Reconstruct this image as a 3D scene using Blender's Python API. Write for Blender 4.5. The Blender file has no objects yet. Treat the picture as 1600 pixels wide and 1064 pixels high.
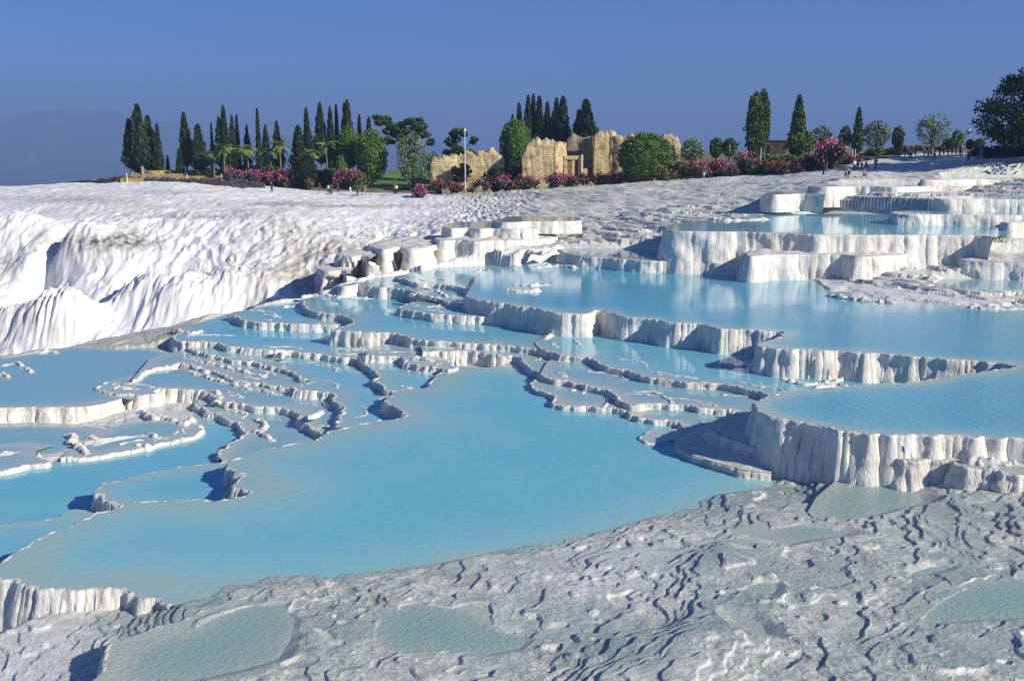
import bpy, bmesh, math, random
import numpy as np
from mathutils import Vector, Matrix
from mathutils.geometry import delaunay_2d_cdt
R = math.radians
SC = bpy.context.scene
COL = SC.collection
rng = np.random.default_rng(7)
random.seed(7)

# ------------------------------------------------------------------ camera
CAMZ, FPX, PITCH = 15.5, 1555.0, math.atan(302 / 1555.0)
cam = bpy.data.objects.new('camera', bpy.data.cameras.new('camera'))
COL.objects.link(cam)
cam.location = (0, 0, CAMZ)
cam.rotation_euler = (math.pi / 2 - PITCH, 0, 0)
cam.data.sensor_width = 36.0
cam.data.lens = 36.0 * FPX / 1600.0
cam.data.clip_start = 0.5
cam.data.clip_end = 40000
SC.camera = cam
SC.render.resolution_x, SC.render.resolution_y = 1024, 680

# ------------------------------------------------------------------ world, sun, exposure
SUN_EL, SUN_TOWARD = R(27), R(31)          # sun to the right, a little behind the viewer
w = bpy.data.worlds.new("World"); SC.world = w; w.use_nodes = True
nt = w.node_tree; nt.nodes.clear()
sky = nt.nodes.new('ShaderNodeTexSky'); sky.sky_type = 'NISHITA'; sky.sun_disc = False
sky.sun_elevation = SUN_EL; sky.sun_rotation = math.pi / 2 + SUN_TOWARD
sky.altitude = 1500; sky.air_density = 1.0; sky.dust_density = 0.0; sky.ozone_density = 6.0
mul = nt.nodes.new('ShaderNodeMix'); mul.data_type = 'RGBA'; mul.blend_type = 'MULTIPLY'
mul.inputs[0].default_value = 1.0; mul.inputs[7].default_value = (0.37, 0.63, 1.03, 1)
bgn = nt.nodes.new('ShaderNodeBackground'); bgn.inputs[1].default_value = 0.07
wo = nt.nodes.new('ShaderNodeOutputWorld')
nt.links.new(sky.outputs[0], mul.inputs[6]); nt.links.new(mul.outputs[2], bgn.inputs[0]); nt.links.new(bgn.outputs[0], wo.inputs[0])
sd = bpy.data.lights.new('sun', 'SUN'); sd.energy = 5.0; sd.angle = R(0.5); sd.color = (1.0, 0.93, 0.82)
sun = bpy.data.objects.new('sun', sd); COL.objects.link(sun)
SDIR = Vector((math.cos(SUN_EL) * math.cos(SUN_TOWARD), -math.cos(SUN_EL) * math.sin(SUN_TOWARD), math.sin(SUN_EL)))
sun.rotation_euler = SDIR.to_track_quat('Z', 'Y').to_euler()
sun.location = SDIR * 60
SC.view_settings.view_transform = 'Standard'; SC.view_settings.look = 'None'
SC.view_settings.exposure = 0.40; SC.view_settings.gamma = 1.0
SC.render.engine = 'CYCLES'
SC.cycles.volume_step_rate = 1.0

# ------------------------------------------------------------------ projection helpers
cP, sP = math.cos(PITCH), math.sin(PITCH)
def ray(px, py):
    cx, cy = px - 800.0, py - 532.0
    return (cx, FPX * cP - cy * sP, -FPX * sP - cy * cP)
def on_z(px, py, z):
    d = ray(px, py); t = (z - CAMZ) / d[2]
    return (d[0] * t, d[1] * t)
def at_D(px, py, D):
    d = ray(px, py); t = D / d[1]
    return (d[0] * t, D, CAMZ + d[2] * t)
def px_to_x(px, D, z=8.0):
    depth = D * cP + (CAMZ - z) * sP
    return (px - 800.0) * depth / FPX
def top_z(py, D):
    return at_D(800, py, D)[2]
def mpp(D): return D / FPX            # metres in one photo pixel

# ------------------------------------------------------------------ noise
_perm = np.random.default_rng(3).permutation(256).astype(np.int64)
_perm = np.concatenate([_perm, _perm, _perm])
_ang = np.random.default_rng(4).random(256) * 2 * np.pi
_gx, _gy = np.cos(_ang), np.sin(_ang)
def noise(x, y, seed=0):
    x = np.asarray(x, float) + seed * 17.31; y = np.asarray(y, float) - seed * 9.77
    xi = np.floor(x).astype(np.int64); yi = np.floor(y).astype(np.int64)
    xf, yf = x - xi, y - yi
    u = xf * xf * xf * (xf * (xf * 6 - 15) + 10); v = yf * yf * yf * (yf * (yf * 6 - 15) + 10)
    def g(ix, iy, fx, fy):
        h = _perm[(_perm[ix & 255] + iy) & 255]
        return _gx[h] * fx + _gy[h] * fy
    a = g(xi, yi, xf, yf); b = g(xi + 1, yi, xf - 1, yf)
    c = g(xi, yi + 1, xf, yf - 1); d = g(xi + 1, yi + 1, xf - 1, yf - 1)
    return 1.5 * ((a + u * (b - a)) + v * ((c + u * (d - c)) - (a + u * (b - a))))
def fbm(x, y, o=4, seed=0, gain=0.5):
    s = 0; a = 1; n = 0
    for k in range(o):
        s = s + a * noise(x * 2 ** k, y * 2 ** k, seed + k * 3); n += a; a *= gain
    return s / n
def sstep(a, b, x):
    t = np.clip((x - a) / (b - a), 0, 1); return t * t * (3 - 2 * t)

# ------------------------------------------------------------------ object helpers
def tag(o, label=None, cat=None, group=None, kind=None):
    if label: o['label'] = label
    if cat: o['category'] = cat
    if group: o['group'] = group
    if kind: o['kind'] = kind
    return o
def mesh_np(name, V, F, mat=None, smooth=True, parent=None, attrs=None):
    V = np.asarray(V, np.float32); F = np.asarray(F, np.int32)
    me = bpy.data.meshes.new(name)
    me.vertices.add(len(V)); me.vertices.foreach_set('co', V.ravel())
    k = F.shape[1]
    me.loops.add(F.size); me.loops.foreach_set('vertex_index', F.ravel())
    me.polygons.add(len(F)); me.polygons.foreach_set('loop_start', np.arange(0, F.size, k, dtype=np.int32))
    if smooth: me.polygons.foreach_set('use_smooth', np.ones(len(F), bool))
    for n, (dom, arr) in (attrs or {}).items():
        a = me.attributes.new(n, 'FLOAT', dom); a.data.foreach_set('value', np.asarray(arr, np.float32))
    me.update(); me.validate()
    if mat: me.materials.append(mat)
    o = bpy.data.objects.new(name, me); COL.objects.link(o)
    if parent: o.parent = parent
    return o
def empty(name, loc, rz=0.0):
    o = bpy.data.objects.new(name, None); COL.objects.link(o)
    o.location = loc; o.rotation_euler = (0, 0, rz); o.empty_display_size = 0.3
    return o
def struct(o): o['kind'] = 'structure'; return o

# ------------------------------------------------------------------ materials
def newmat(name):
    m = bpy.data.materials.new(name); m.use_nodes = True
    t = m.node_tree; b = t.nodes['Principled BSDF']
    return m, t, b
def N(t, typ, **kw):
    n = t.nodes.new(typ)
    for k, v in kw.items():
        if k.startswith('i_'):
            key = k[2:]; n.inputs[int(key) if key.isdigit() else key.replace('_', ' ')].default_value = v
        else: setattr(n, k, v)
    return n
def ramp(t, fac, stops):
    r = t.nodes.new('ShaderNodeValToRGB')
    while len(r.color_ramp.elements) < len(stops): r.color_ramp.elements.new(0.5)
    for e, (p, c) in zip(r.color_ramp.elements, stops):
        e.position = p; e.color = (*c, 1)
    t.links.new(fac, r.inputs[0]); return r.outputs[0]
def mixc(t, fac, a, b, mode='MIX'):
    m = t.nodes.new('ShaderNodeMix'); m.data_type = 'RGBA'; m.blend_type = mode
    for i, v in ((0, fac), (6, a), (7, b)):
        if hasattr(v, 'is_linked') or isinstance(v, bpy.types.NodeSocket): t.links.new(v, m.inputs[i])
        else: m.inputs[i].default_value = v if i == 0 else (*v, 1)
    return m.outputs[2]
def texnoise(t, scale, detail=5, rough=0.55, mapscale=None, dist=0.0):
    g = t.nodes.new('ShaderNodeNewGeometry'); src = g.outputs['Position']
    if mapscale:
        mp = t.nodes.new('ShaderNodeMapping'); mp.inputs['Scale'].default_value = mapscale
        t.links.new(src, mp.inputs[0]); src = mp.outputs[0]
    n = N(t, 'ShaderNodeTexNoise'); n.inputs['Scale'].default_value = scale
    n.inputs['Detail'].default_value = detail; n.inputs['Roughness'].default_value = rough
    n.inputs['Distortion'].default_value = dist
    t.links.new(src, n.inputs['Vector']); return n.outputs[0]
def bump(t, b, h, strength, dist, prev=None):
    bp = N(t, 'ShaderNodeBump'); bp.inputs['Strength'].default_value = strength; bp.inputs['Distance'].default_value = dist
    t.links.new(h, bp.inputs['Height'])
    if prev: t.links.new(prev, bp.inputs['Normal'])
    t.links.new(bp.outputs[0], b.inputs['Normal']); return bp.outputs[0]
def attr(t, name):
    a = N(t, 'ShaderNodeAttribute'); a.attribute_name = name; return a.outputs['Fac']

def mat_wall():
    m, t, b = newmat('travertine_wall')
    base = ramp(t, texnoise(t, 0.5, 6, 0.6), [(0.35, (0.80, 0.75, 0.66)), (0.5, (0.90, 0.87, 0.79)), (0.66, (0.86, 0.85, 0.82))])
    st = texnoise(t, 1.0, 6, 0.7, (3.2, 3.2, 0.5))
    sm = ramp(t, st, [(0.42, (0, 0, 0)), (0.62, (1, 1, 1))])
    c = mixc(t, sm, (0.50, 0.47, 0.39), base)
    pk = ramp(t, texnoise(t, 0.35, 4, 0.6, (1, 1, 0.6)), [(0.55, (0, 0, 0)), (0.7, (1, 1, 1))])
    c = mixc(t, pk, c, (0.82, 0.68, 0.55))
    mx = t.nodes[-1]
    # keep the tints gentle
    c2 = mixc(t, 0.45, base, c)
    t.links.new(c2, b.inputs['Base Color'])
    b.inputs['Roughness'].default_value = 0.6; b.inputs['Specular IOR Level'].default_value = 0.35
    n1 = bump(t, b, texnoise(t, 5.0, 7, 0.65, (1.6, 1.6, 0.35)), 0.8, 0.12)
    bump(t, b, texnoise(t, 14.0, 5, 0.6), 0.6, 0.03, n1)
    return m
def mat_ground():
    m, t, b = newmat('travertine_ground')
    wet_shade = attr(t, 'wet_shade'); stain = attr(t, 'stain'); flat = attr(t, 'flat')
    white = ramp(t, texnoise(t, 0.12, 8, 0.62), [(0.30, (0.72, 0.68, 0.60)), (0.42, (0.88, 0.86, 0.82)), (0.66, (0.90, 0.90, 0.89))])
    tan = ramp(t, texnoise(t, 0.8, 8, 0.7), [(0.35, (0.42, 0.38, 0.29)), (0.5, (0.60, 0.56, 0.47)), (0.65, (0.74, 0.71, 0.63))])
    grey = ramp(t, texnoise(t, 1.3, 8, 0.7), [(0.34, (0.37, 0.41, 0.37)), (0.5, (0.64, 0.65, 0.57)), (0.62, (0.90, 0.87, 0.77))])
    film = ramp(t, texnoise(t, 0.45, 5, 0.6), [(0.3, (0.30, 0.40, 0.38)), (0.65, (0.48, 0.54, 0.49))])
    g2 = mixc(t, flat, grey, film)
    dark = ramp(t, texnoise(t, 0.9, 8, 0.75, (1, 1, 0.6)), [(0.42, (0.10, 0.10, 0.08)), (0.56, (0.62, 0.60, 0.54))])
    c = mixc(t, attr(t, 'tan'), white, tan)
    # thin crusted rims that follow the levels of the ground
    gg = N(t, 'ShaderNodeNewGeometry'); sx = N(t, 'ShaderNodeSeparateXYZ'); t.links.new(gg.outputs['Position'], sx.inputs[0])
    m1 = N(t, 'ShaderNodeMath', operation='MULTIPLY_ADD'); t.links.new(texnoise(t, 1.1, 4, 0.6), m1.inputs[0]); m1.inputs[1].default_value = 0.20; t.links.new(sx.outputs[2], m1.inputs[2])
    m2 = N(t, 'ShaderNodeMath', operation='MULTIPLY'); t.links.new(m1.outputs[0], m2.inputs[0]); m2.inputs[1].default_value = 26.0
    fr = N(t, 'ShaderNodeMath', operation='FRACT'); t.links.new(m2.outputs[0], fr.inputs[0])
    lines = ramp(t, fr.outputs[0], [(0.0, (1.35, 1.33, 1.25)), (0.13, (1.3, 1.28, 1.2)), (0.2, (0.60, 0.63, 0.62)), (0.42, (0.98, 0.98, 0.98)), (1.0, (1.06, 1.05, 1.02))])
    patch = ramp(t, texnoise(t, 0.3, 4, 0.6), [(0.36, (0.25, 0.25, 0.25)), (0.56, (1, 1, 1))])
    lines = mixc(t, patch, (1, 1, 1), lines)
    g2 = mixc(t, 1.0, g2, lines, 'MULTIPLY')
    c = mixc(t, wet_shade, c, g2)
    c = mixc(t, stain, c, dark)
    t.links.new(c, b.inputs['Base Color'])
    rr = N(t, 'ShaderNodeMath', operation='MULTIPLY'); t.links.new(wet_shade, rr.inputs[0]); t.links.new(flat, rr.inputs[1])
    r2 = N(t, 'ShaderNodeMapRange'); t.links.new(rr.outputs[0], r2.inputs[0]); r2.inputs[3].default_value = 0.62; r2.inputs[4].default_value = 0.22
    t.links.new(r2.outputs[0], b.inputs['Roughness']); b.inputs['Specular IOR Level'].default_value = 0.4
    n1 = bump(t, b, texnoise(t, 2.2, 9, 0.66), 0.6, 0.09)
    n1 = bump(t, b, fr.outputs[0], -0.35, 0.03, n1)
    n2 = bump(t, b, texnoise(t, 9.0, 6, 0.65), 0.7, 0.05, n1)
    bump(t, b, texnoise(t, 4.0, 3, 0.5, (0.7, 1.6, 1), 1.2), 0.6, 0.06, n2)
    return m
def mat_water(name, deep, mid, edge, ripple, rscale, rough=0.06):
    m, t, b = newmat(name)
    d = attr(t, 'dep')
    nz = texnoise(t, 0.16, 6, 0.62)
    ad = N(t, 'ShaderNodeMath', operation='MULTIPLY_ADD'); t.links.new(nz, ad.inputs[0]); ad.inputs[1].default_value = 1.1; t.links.new(d, ad.inputs[2])
    sb = N(t, 'ShaderNodeMath', operation='SUBTRACT'); t.links.new(ad.outputs[0], sb.inputs[0]); sb.inputs[1].default_value = 0.68
    c = ramp(t, sb.outputs[0], [(0.0, edge), (0.28, mid), (0.95, deep)])
    t.links.new(c, b.inputs['Base Color'])
    b.inputs['Roughness'].default_value = rough; b.inputs['IOR'].default_value = 1.33
    b.inputs['Specular IOR Level'].default_value = 0.5
    n1 = bump(t, b, texnoise(t, rscale, 3, 0.6, (1.0, 1.5, 1), 0.6), ripple, 0.05)
    b1 = t.nodes[-1]
    bump(t, b, texnoise(t, rscale * 2.7, 2, 0.5, (1.0, 1.6, 1), 0.3), ripple * 0.7, 0.02, n1)
    b2 = t.nodes[-1]
    gg = N(t, 'ShaderNodeNewGeometry'); sx = N(t, 'ShaderNodeSeparateXYZ'); t.links.new(gg.outputs['Position'], sx.inputs[0])
    mr = N(t, 'ShaderNodeMapRange'); t.links.new(sx.outputs[1], mr.inputs[0]); mr.inputs[1].default_value = 70; mr.inputs[2].default_value = 80
    pt = N(t, 'ShaderNodeMath', operation='MULTIPLY_ADD'); t.links.new(texnoise(t, 0.13, 3, 0.5), pt.inputs[0]); pt.inputs[1].default_value = 1.6; pt.inputs[2].default_value = 0.2
    for bb, st in ((b1, ripple), (b2, ripple * .7)):
        mr2 = N(t, 'ShaderNodeMapRange'); t.links.new(mr.outputs[0], mr2.inputs[0]); mr2.inputs[3].default_value = st; mr2.inputs[4].default_value = min(st, 0.05)
        mm = N(t, 'ShaderNodeMath', operation='MULTIPLY'); t.links.new(mr2.outputs[0], mm.inputs[0]); t.links.new(pt.outputs[0], mm.inputs[1])
        t.links.new(mm.outputs[0], bb.inputs['Strength'])
    return m
def simple(name, col, rough=0.8, var=0.25, scale=6.0, spec=0.3, metal=0.0):
    m, t, b = newmat(name)
    lo = tuple(c * (1 - var) for c in col); hi = tuple(min(1, c * (1 + var)) for c in col)
    t.links.new(ramp(t, texnoise(t, scale, 4, 0.6), [(0.35, lo), (0.65, hi)]), b.inputs['Base Color'])
    b.inputs['Roughness'].default_value = rough; b.inputs['Specular IOR Level'].default_value = spec
    b.inputs['Metallic'].default_value = metal
    return m
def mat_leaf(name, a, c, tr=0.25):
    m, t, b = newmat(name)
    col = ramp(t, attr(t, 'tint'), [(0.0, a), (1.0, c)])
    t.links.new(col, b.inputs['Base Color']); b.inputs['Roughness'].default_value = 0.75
    b.inputs['Specular IOR Level'].default_value = 0.15
    return m
M_WALL, M_GROUND = mat_wall(), mat_ground()
W_CALM = mat_water('water_calm', (0.18, 0.53, 0.65), (0.27, 0.57, 0.64), (0.38, 0.56, 0.53), 0.10, 1.4)
W_MAIN = mat_water('water_main', (0.18, 0.54, 0.65), (0.28, 0.58, 0.61), (0.37, 0.56, 0.52), 0.38, 1.6)
W_RIP = mat_water('water_rippled', (0.125, 0.46, 0.62), (0.19, 0.51, 0.62), (0.40, 0.56, 0.54), 0.9, 3.0, 0.10)
W_PALE = mat_water('water_pale', (0.26, 0.50, 0.56), (0.33, 0.52, 0.54), (0.50, 0.58, 0.52), 0.07, 1.4)
W_FILM = mat_water('water_film', (0.25, 0.42, 0.40), (0.34, 0.47, 0.42), (0.50, 0.55, 0.46), 0.9, 5.0, 0.16)

# ------------------------------------------------------------------ pools: levels and rims
# (name, z, material, wall drop, knobbliness, rim [pixels], back [pixels])
POOLS = []
def pool(z, mat, drop, knob, rim, back, **kw): POOLS.append(dict(z=z, mat=mat, drop=drop, knob=knob, rim=rim, back=back, **kw))
# the large upper basin that wraps round to the right
pool(2.8, W_RIP, 3.4, 1.0, [(728,462),(740,467),(762,470),(800,475),(840,481),(860,487),(900,490),(918,489),(930,484),(945,485),(960,489),(980,495),(1015,497),(1035,501),(1052,504),(1080,505),(1100,507),(1125,513),(1180,515),(1225,519),(1205,531),(1182,539),(1205,543),(1256,546),(1340,550),(1406,554),(1480,560),(1540,565),(1587,572),(1552,579),(1480,588),(1430,596),(1340,603),(1280,607),(1235,611),(1202,618),(1184,626),(1180,635),(1190,643),(1213,651),(1270,662),(1325,673),(1370,676),(1412,678),(1500,681),(1600,684),(1800,690)],
     [(1900,560),(1850,480),(1700,474),(1600,472),(1540,480),(1450,480),(1370,468),(1300,457),(1274,438),(1170,424),(1100,420),(1000,412),(890,404),(800,412),(750,425),(715,445)], kind='rip', flute=.3)
pool(2.4, W_CALM, 0.8, 2.0, [(618,432),(632,437),(652,442),(680,443),(705,446),(722,450),(738,457),(750,463)], [(790,450),(830,420),(760,414),(680,418)])
pool(1.95, W_CALM, 0.8, 2.0, [(562,440),(542,443),(532,447),(545,448),(562,444),(590,449),(612,450),(637,453),(655,458),(680,465),(700,471),(735,476)], [(780,470),(740,450),(700,432),(640,428),(580,434)])
pool(1.55, W_CALM, 1.2, 1.4, [(665,470),(640,474),(625,481),(642,485),(667,489),(692,491),(725,493),(760,495),(800,497),(850,500)], [(870,490),(760,462),(690,458)])
pool(0.9, W_CALM, 1.8, 1.3, [(470,468),(485,484),(510,489),(535,492),(551,497),(552,504),(530,511),(519,515),(535,516),(560,519),(590,519),(615,520),(635,526),(660,531),(690,533),(720,535),(760,538),(800,540),(840,545),(858,541)], [(885,520),(870,495),(760,478),(650,464),(600,458),(540,460),(500,462)])
pool(1.0, W_CALM, 1.4, 1.5, [(838,534),(846,543),(862,548),(875,554),(900,557),(925,559),(938,566),(950,574),(965,576),(990,581),(1015,589),(1040,592),(1077,596),(1115,598),(1147,602),(1180,610),(1203,618)], [(1260,640),(1400,642),(1620,632),(1660,600),(1500,578),(1256,566),(1100,535),(1000,520),(930,506),(860,515)])
pool(0.3, W_CALM, 0.9, 1.5, [(358,491),(372,493),(385,501),(410,504),(435,504),(460,506),(510,507),(545,508),(570,514)], [(590,500),(560,478),(480,468),(420,476),(385,484)])
pool(0.45, W_CALM, 0.8, 1.8, [(660,550),(700,548),(740,549),(772,554),(802,556),(817,562),(824,571),(840,581),(850,588)], [(875,565),(850,530),(700,525),(655,535)])
pool(0.6, W_PALE, 0.9, 1.6, [(845,583),(853,589),(880,595),(902,598),(927,605),(952,610),(967,620),(977,629),(992,631),(1015,630),(1040,632),(1077,633),(1097,637),(1140,639),(1160,643)], [(1215,640),(1180,605),(1100,588),(1000,568),(900,545),(855,565)])
pool(0.28, W_PALE, 0.8, 1.6, [(850,590),(835,597),(832,604),(845,611),(865,617),(870,630),(890,634),(915,635),(940,637),(965,639),(980,643),(1002,652),(1018,655),(1045,656),(1062,661),(1085,674),(1105,684)], [(1200,672),(1150,635),(1000,615),(900,590),(860,585)])
pool(0.1, W_PALE, 0.5, 1.0, [(1020,672),(1001,680),(1002,687),(1030,691),(1050,686),(1075,690)], [(1110,690),(1080,668)])
pool(0.15, W_PALE, 0.7, 1.6, [(572,555),(590,556),(608,557),(628,557),(633,564),(642,568),(660,570),(687,573),(700,578),(712,573),(700,563),(685,558)], [(680,545),(600,538),(575,545)])
pool(-0.35, W_CALM, 1.6, 1.7, [(276,522),(273,530),(300,533),(325,534),(347,537),(360,541),(397,545),(435,547),(485,552),(527,557),(555,560),(570,567),(585,580),(598,589),(588,594),(600,603),(606,609),(628,612)], [(665,620),(725,605),(745,570),(700,545),(600,530),(545,505),(420,496),(372,486),(330,495),(292,510)])
pool(-0.8, W_CALM, 1.3, 2.0, [(275,536),(297,542),(312,550),(340,555),(360,561),(398,565),(410,570),(435,574),(467,585),(472,592),(494,596),(475,600),(457,607),(470,610),(490,611),(518,614),(523,621),(532,632),(538,645),(530,654),(526,668)], [(565,690),(660,680),(660,630),(610,590),(560,560),(420,536),(330,526),(290,530)])
pool(-1.1, W_PALE, 0.9, 2.2, [(205,594),(213,592),(225,583),(240,575),(265,573),(280,567),(300,572),(335,580),(360,591),(385,597),(402,598),(430,603),(455,607)], [(490,600),(440,565),(340,548),(290,545),(235,560)])
pool(-1.3, W_PALE, 2.0, 1.8, [(168,597),(156,603),(158,609),(175,613),(200,616),(230,618),(246,613),(242,607),(252,606),(275,607),(317,609),(328,616),(345,624),(370,630),(390,633),(420,635),(445,636),(465,643),(477,658),(490,669),(505,679),(526,690)], [(560,675),(540,620),(480,590),(360,575),(280,562),(230,578)])
pool(-1.75, W_PALE, 0.9, 2.2, [(305,630),(315,639),(333,645),(350,651),(370,660),(383,672),(377,684),(360,692),(347,704),(344,716)], [(370,750),(480,735),(540,700),(500,655),(430,625),(330,607)])
pool(-1.4, W_PALE, 1.4, 0.8, [(-120,645),(-40,640),(0,637),(60,636),(105,636),(135,635),(152,632),(170,629),(188,622)], [(210,625),(260,590),(290,555),(265,541),(180,545),(120,541),(0,560),(-150,575)])
pool(-1.95, W_PALE, 0.4, 2.2, [(95,716),(130,714),(150,713),(180,707),(210,702),(240,694),(260,690),(292,683),(310,673),(306,664),(290,656)], [(230,657),(180,665),(120,690)])
pool(-1.9, W_PALE, 0.5, 2.2, [(-60,742),(0,735),(35,727),(72,722),(64,714),(52,706)], [(90,695),(40,690),(-60,700)])
pool(-2.08, W_PALE, 0.3, 1.0, [], [(-80,664),(0,662),(60,660),(120,664),(165,672),(150,690),(95,712),(40,715),(-80,720)], soft=True)
pool(-2.15, W_CALM, 0.6, 0.3, [], [(-200,760),(-60,740),(0,735),(75,722),(150,712),(210,700),(275,685),(305,665),(300,640),(320,625),(400,650),(440,720),(440,800),(300,860),(150,900),(-60,1000),(-300,960)], kind='rip')
pool(-1.0, W_CALM, 1.5, 1.0, [(385,712),(345,722),(310,726),(282,730),(250,736),(220,742),(185,749),(163,755),(149,765),(156,776),(170,783),(204,790)], [(240,808),(300,830),(450,830),(460,770),(440,725)])
pool(-1.75, W_CALM, 0.7, 0.6, [(-80,832),(0,820),(45,815),(75,812),(95,806),(118,796),(140,799),(158,806)], [(230,860),(200,960),(-100,1060)])
# the big central pool; the near right side is an open shore
pool(0.0, W_MAIN, 2.6, 1.2, [(760,575),(712,571),(695,581),(681,587),(673,601),(655,606),(628,610),(610,620),(605,629),(615,635),(630,644),(633,651),(617,655),(595,656),(572,660),(545,667),(528,671),(510,677),(497,688),(482,691),(435,697),(400,705),(378,713),(362,720),(361,730),(380,741),(363,751),(367,760),(400,768),(378,776),(359,780),(314,780),(251,782),(204,786),(176,797),(154,804),(110,821),(70,838),(35,855),(6,876),(-30,893),(-10,896),(10,902),(32,907),(50,917),(75,919),(100,921),(150,920),(192,921),(215,930),(232,936),(268,947)],
     [(296,942),(330,936),(370,930),(500,928),(600,920),(700,908),(830,880),(900,868),(960,854),(1030,836),(1120,806),(1160,790),(1260,775),(1280,740),(1220,680),(1100,650),(1000,630),(900,600),(850,560),(760,545)], soft=True, dsc=5.0, doff=0.3)
# upper right tiers
pool(4.0, W_PALE, 2.2, 1.0, [(868,386),(880,392),(890,397),(915,401),(950,403),(985,406),(1015,408),(1045,408),(1065,406),(1098,405),(1103,409),(1135,412),(1185,414)], [(1190,418),(1170,402),(1100,394),(1000,389),(900,387)])
pool(5.3, None, 4.0, 0.6, [(1182,388),(1168,396),(1174,400),(1200,398),(1240,397),(1270,397),(1320,398),(1345,401),(1400,398),(1430,396)], [(1440,380),(1300,375),(1190,375)])
pool(7.1, W_CALM, 5.5, 0.6, [(1052,350),(1040,355),(1046,360),(1070,361),(1120,362),(1160,362),(1220,364),(1270,366),(1340,367),(1400,367),(1480,367),(1530,368),(1556,371)], [(1600,362),(1620,350),(1500,340),(1400,335),(1280,330),(1200,334),(1100,342)])
pool(7.9, W_PALE, 1.8, 0.4, [(1580,343),(1566,347),(1580,348),(1620,347),(1720,347)], [(1720,338),(1600,338)])
pool(8.3, W_PALE, 1.8, 0.6, [(1400,330),(1394,333),(1420,335),(1475,335),(1560,336),(1720,336)], [(1720,328),(1600,327),(1450,328)])
pool(9.7, W_PALE, 1.9, 0.4, [(1475,306),(1462,310),(1500,311),(1560,311),(1720,312)], [(1720,305),(1480,306)])
pool(9.6, W_PALE, 2.2, 0.4, [(1206,300),(1196,303),(1215,304),(1240,303),(1262,303),(1290,304)], [(1290,296),(1215,297)])
pool(10.4, W_PALE, 2.6, 0.7, [(1274,288),(1264,291),(1290,292),(1340,291),(1400,292),(1460,291),(1520,291),(1620,290),(1720,290)], [(1720,286.5),(1500,286.5),(1400,286),(1290,286)])
pool(11.2, W_PALE, 1.2, 0.8, [(1455,279),(1440,281),(1480,281),(1550,280),(1640,280),(1720,280)], [(1720,276),(1470,276)])
pool(4.9, None, 2.2, 0.5, [(1512,402),(1500,406),(1535,409),(1570,410),(1600,411),(1720,413)], [(1720,396),(1530,396)])
pool(3.3, W_PALE, 0.9, 1.0, [(1440,445),(1470,450),(1500,453),(1535,456),(1570,457),(1600,456),(1720,456)], [(1720,436),(1560,434),(1460,434)])
# terraces at the head of the gully
pool(6.9, W_PALE, 1.4, 0.8, [(770,344),(782,347),(810,347),(830,346),(870,346),(908,345)], [(905,339),(800,338)])
pool(6.2, W_CALM, 1.9, 0.8, [(700,350),(694,354),(705,357),(732,356),(750,358),(772,357),(800,358),(840,357)], [(850,347),(760,346),(720,347)])
pool(5.05, None, 3.4, 1.4, [(690,368),(679,373),(690,376),(712,375),(742,377),(770,376),(800,375),(850,373),(870,370)], [(870,360),(760,358),(700,362)])
pool(4.5, None, 4.4, 2.0, [(590,377),(577,383),(590,388),(603,390),(625,386),(640,390),(660,388),(684,382)], [(690,368),(640,370)], cave=1.6)
pool(3.9, None, 4.2, 2.0, [(545,390),(528,396),(535,400),(550,402),(565,399),(580,404)], [(600,390),(570,384)], cave=1.6)
pool(2.7, None, 4.2, 2.0, [(515,412),(500,418),(508,423),(522,424),(535,422),(545,428)], [(560,412),(535,406)], cave=1.6)
# low shelves by the big round wall, right foreground
pool(1.1, None, 1.9, 0.5, [(1150,645),(1119,657),(1111,665),(1119,677),(1160,692),(1195,703),(1212,698)], [(1240,690),(1270,660),(1190,640)])
pool(0.35, None, 1.0, 0.6, [(1100,665),(1072,676),(1058,690),(1075,708),(1120,722),(1165,736),(1205,739)], [(1230,725),(1200,690),(1140,670)])
pool(1.8, W_FILM, 1.3, 1.6, [(1392,702),(1390,711),(1402,716),(1412,718),(1425,719),(1450,720),(1470,720),(1483,720),(1500,726),(1520,731),(1550,735),(1600,742),(1720,752)], [(1720,700),(1400,698)])
# shallow films on the near ground
pool(0.12, W_FILM, 0.55, 0.8, [(140,1075),(158,1040),(172,1009),(201,997),(245,981),(282,972),(302,960),(320,951),(370,935),(440,927),(500,926),(540,930)], [(520,945),(482,946),(500,965),(492,1000),(470,1040),(400,1062),(300,1085)], soft=True)
pool(0.30, W_FILM, 0.5, 0.7, [(545,1000),(550,975),(562,963),(585,948),(600,940),(632,934),(676,931),(729,937)], [(782,966),(845,984),(870,1003),(838,1030),(767,1043),(688,1035),(625,1038),(563,1026)], soft=True)
pool(0.5, W_FILM, 0.5, 0.6, [(1262,800),(1280,812),(1335,822),(1388,813),(1440,802),(1478,788)], [(1451,761),(1388,749),(1350,742),(1307,749),(1275,777)], soft=True)
pool(0.42, W_FILM, 0.4, 0.7, [(1245,807),(1182,816),(1132,834),(1117,843),(1140,847),(1200,857),(1235,866),(1278,856)], [(1376,842),(1330,822)], soft=True)
pool(0.85, W_FILM, 0.5, 0.7, [(1451,994),(1400,968),(1420,943),(1450,920),(1495,900),(1536,892),(1600,887),(1720,880)], [(1720,985),(1600,983)], soft=True)
pool(0.72, W_FILM, 0.4, 0.8, [(1510,902),(1448,916),(1404,921),(1380,900),(1404,881),(1438,871),(1482,876)], [(1530,888)], soft=True)
pool(0.62, W_FILM, 0.4, 0.8, [(1110,975),(1098,955),(1120,943),(1170,950),(1205,962),(1230,985),(1225,1010),(1180,1003),(1140,990)], [(1120,980)], soft=True)
pool(0.66, W_FILM, 0.4, 0.8, [(1110,935),(1125,915),(1180,895),(1235,905),(1250,925),(1220,950),(1170,938)], [(1130,940)], soft=True)

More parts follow.
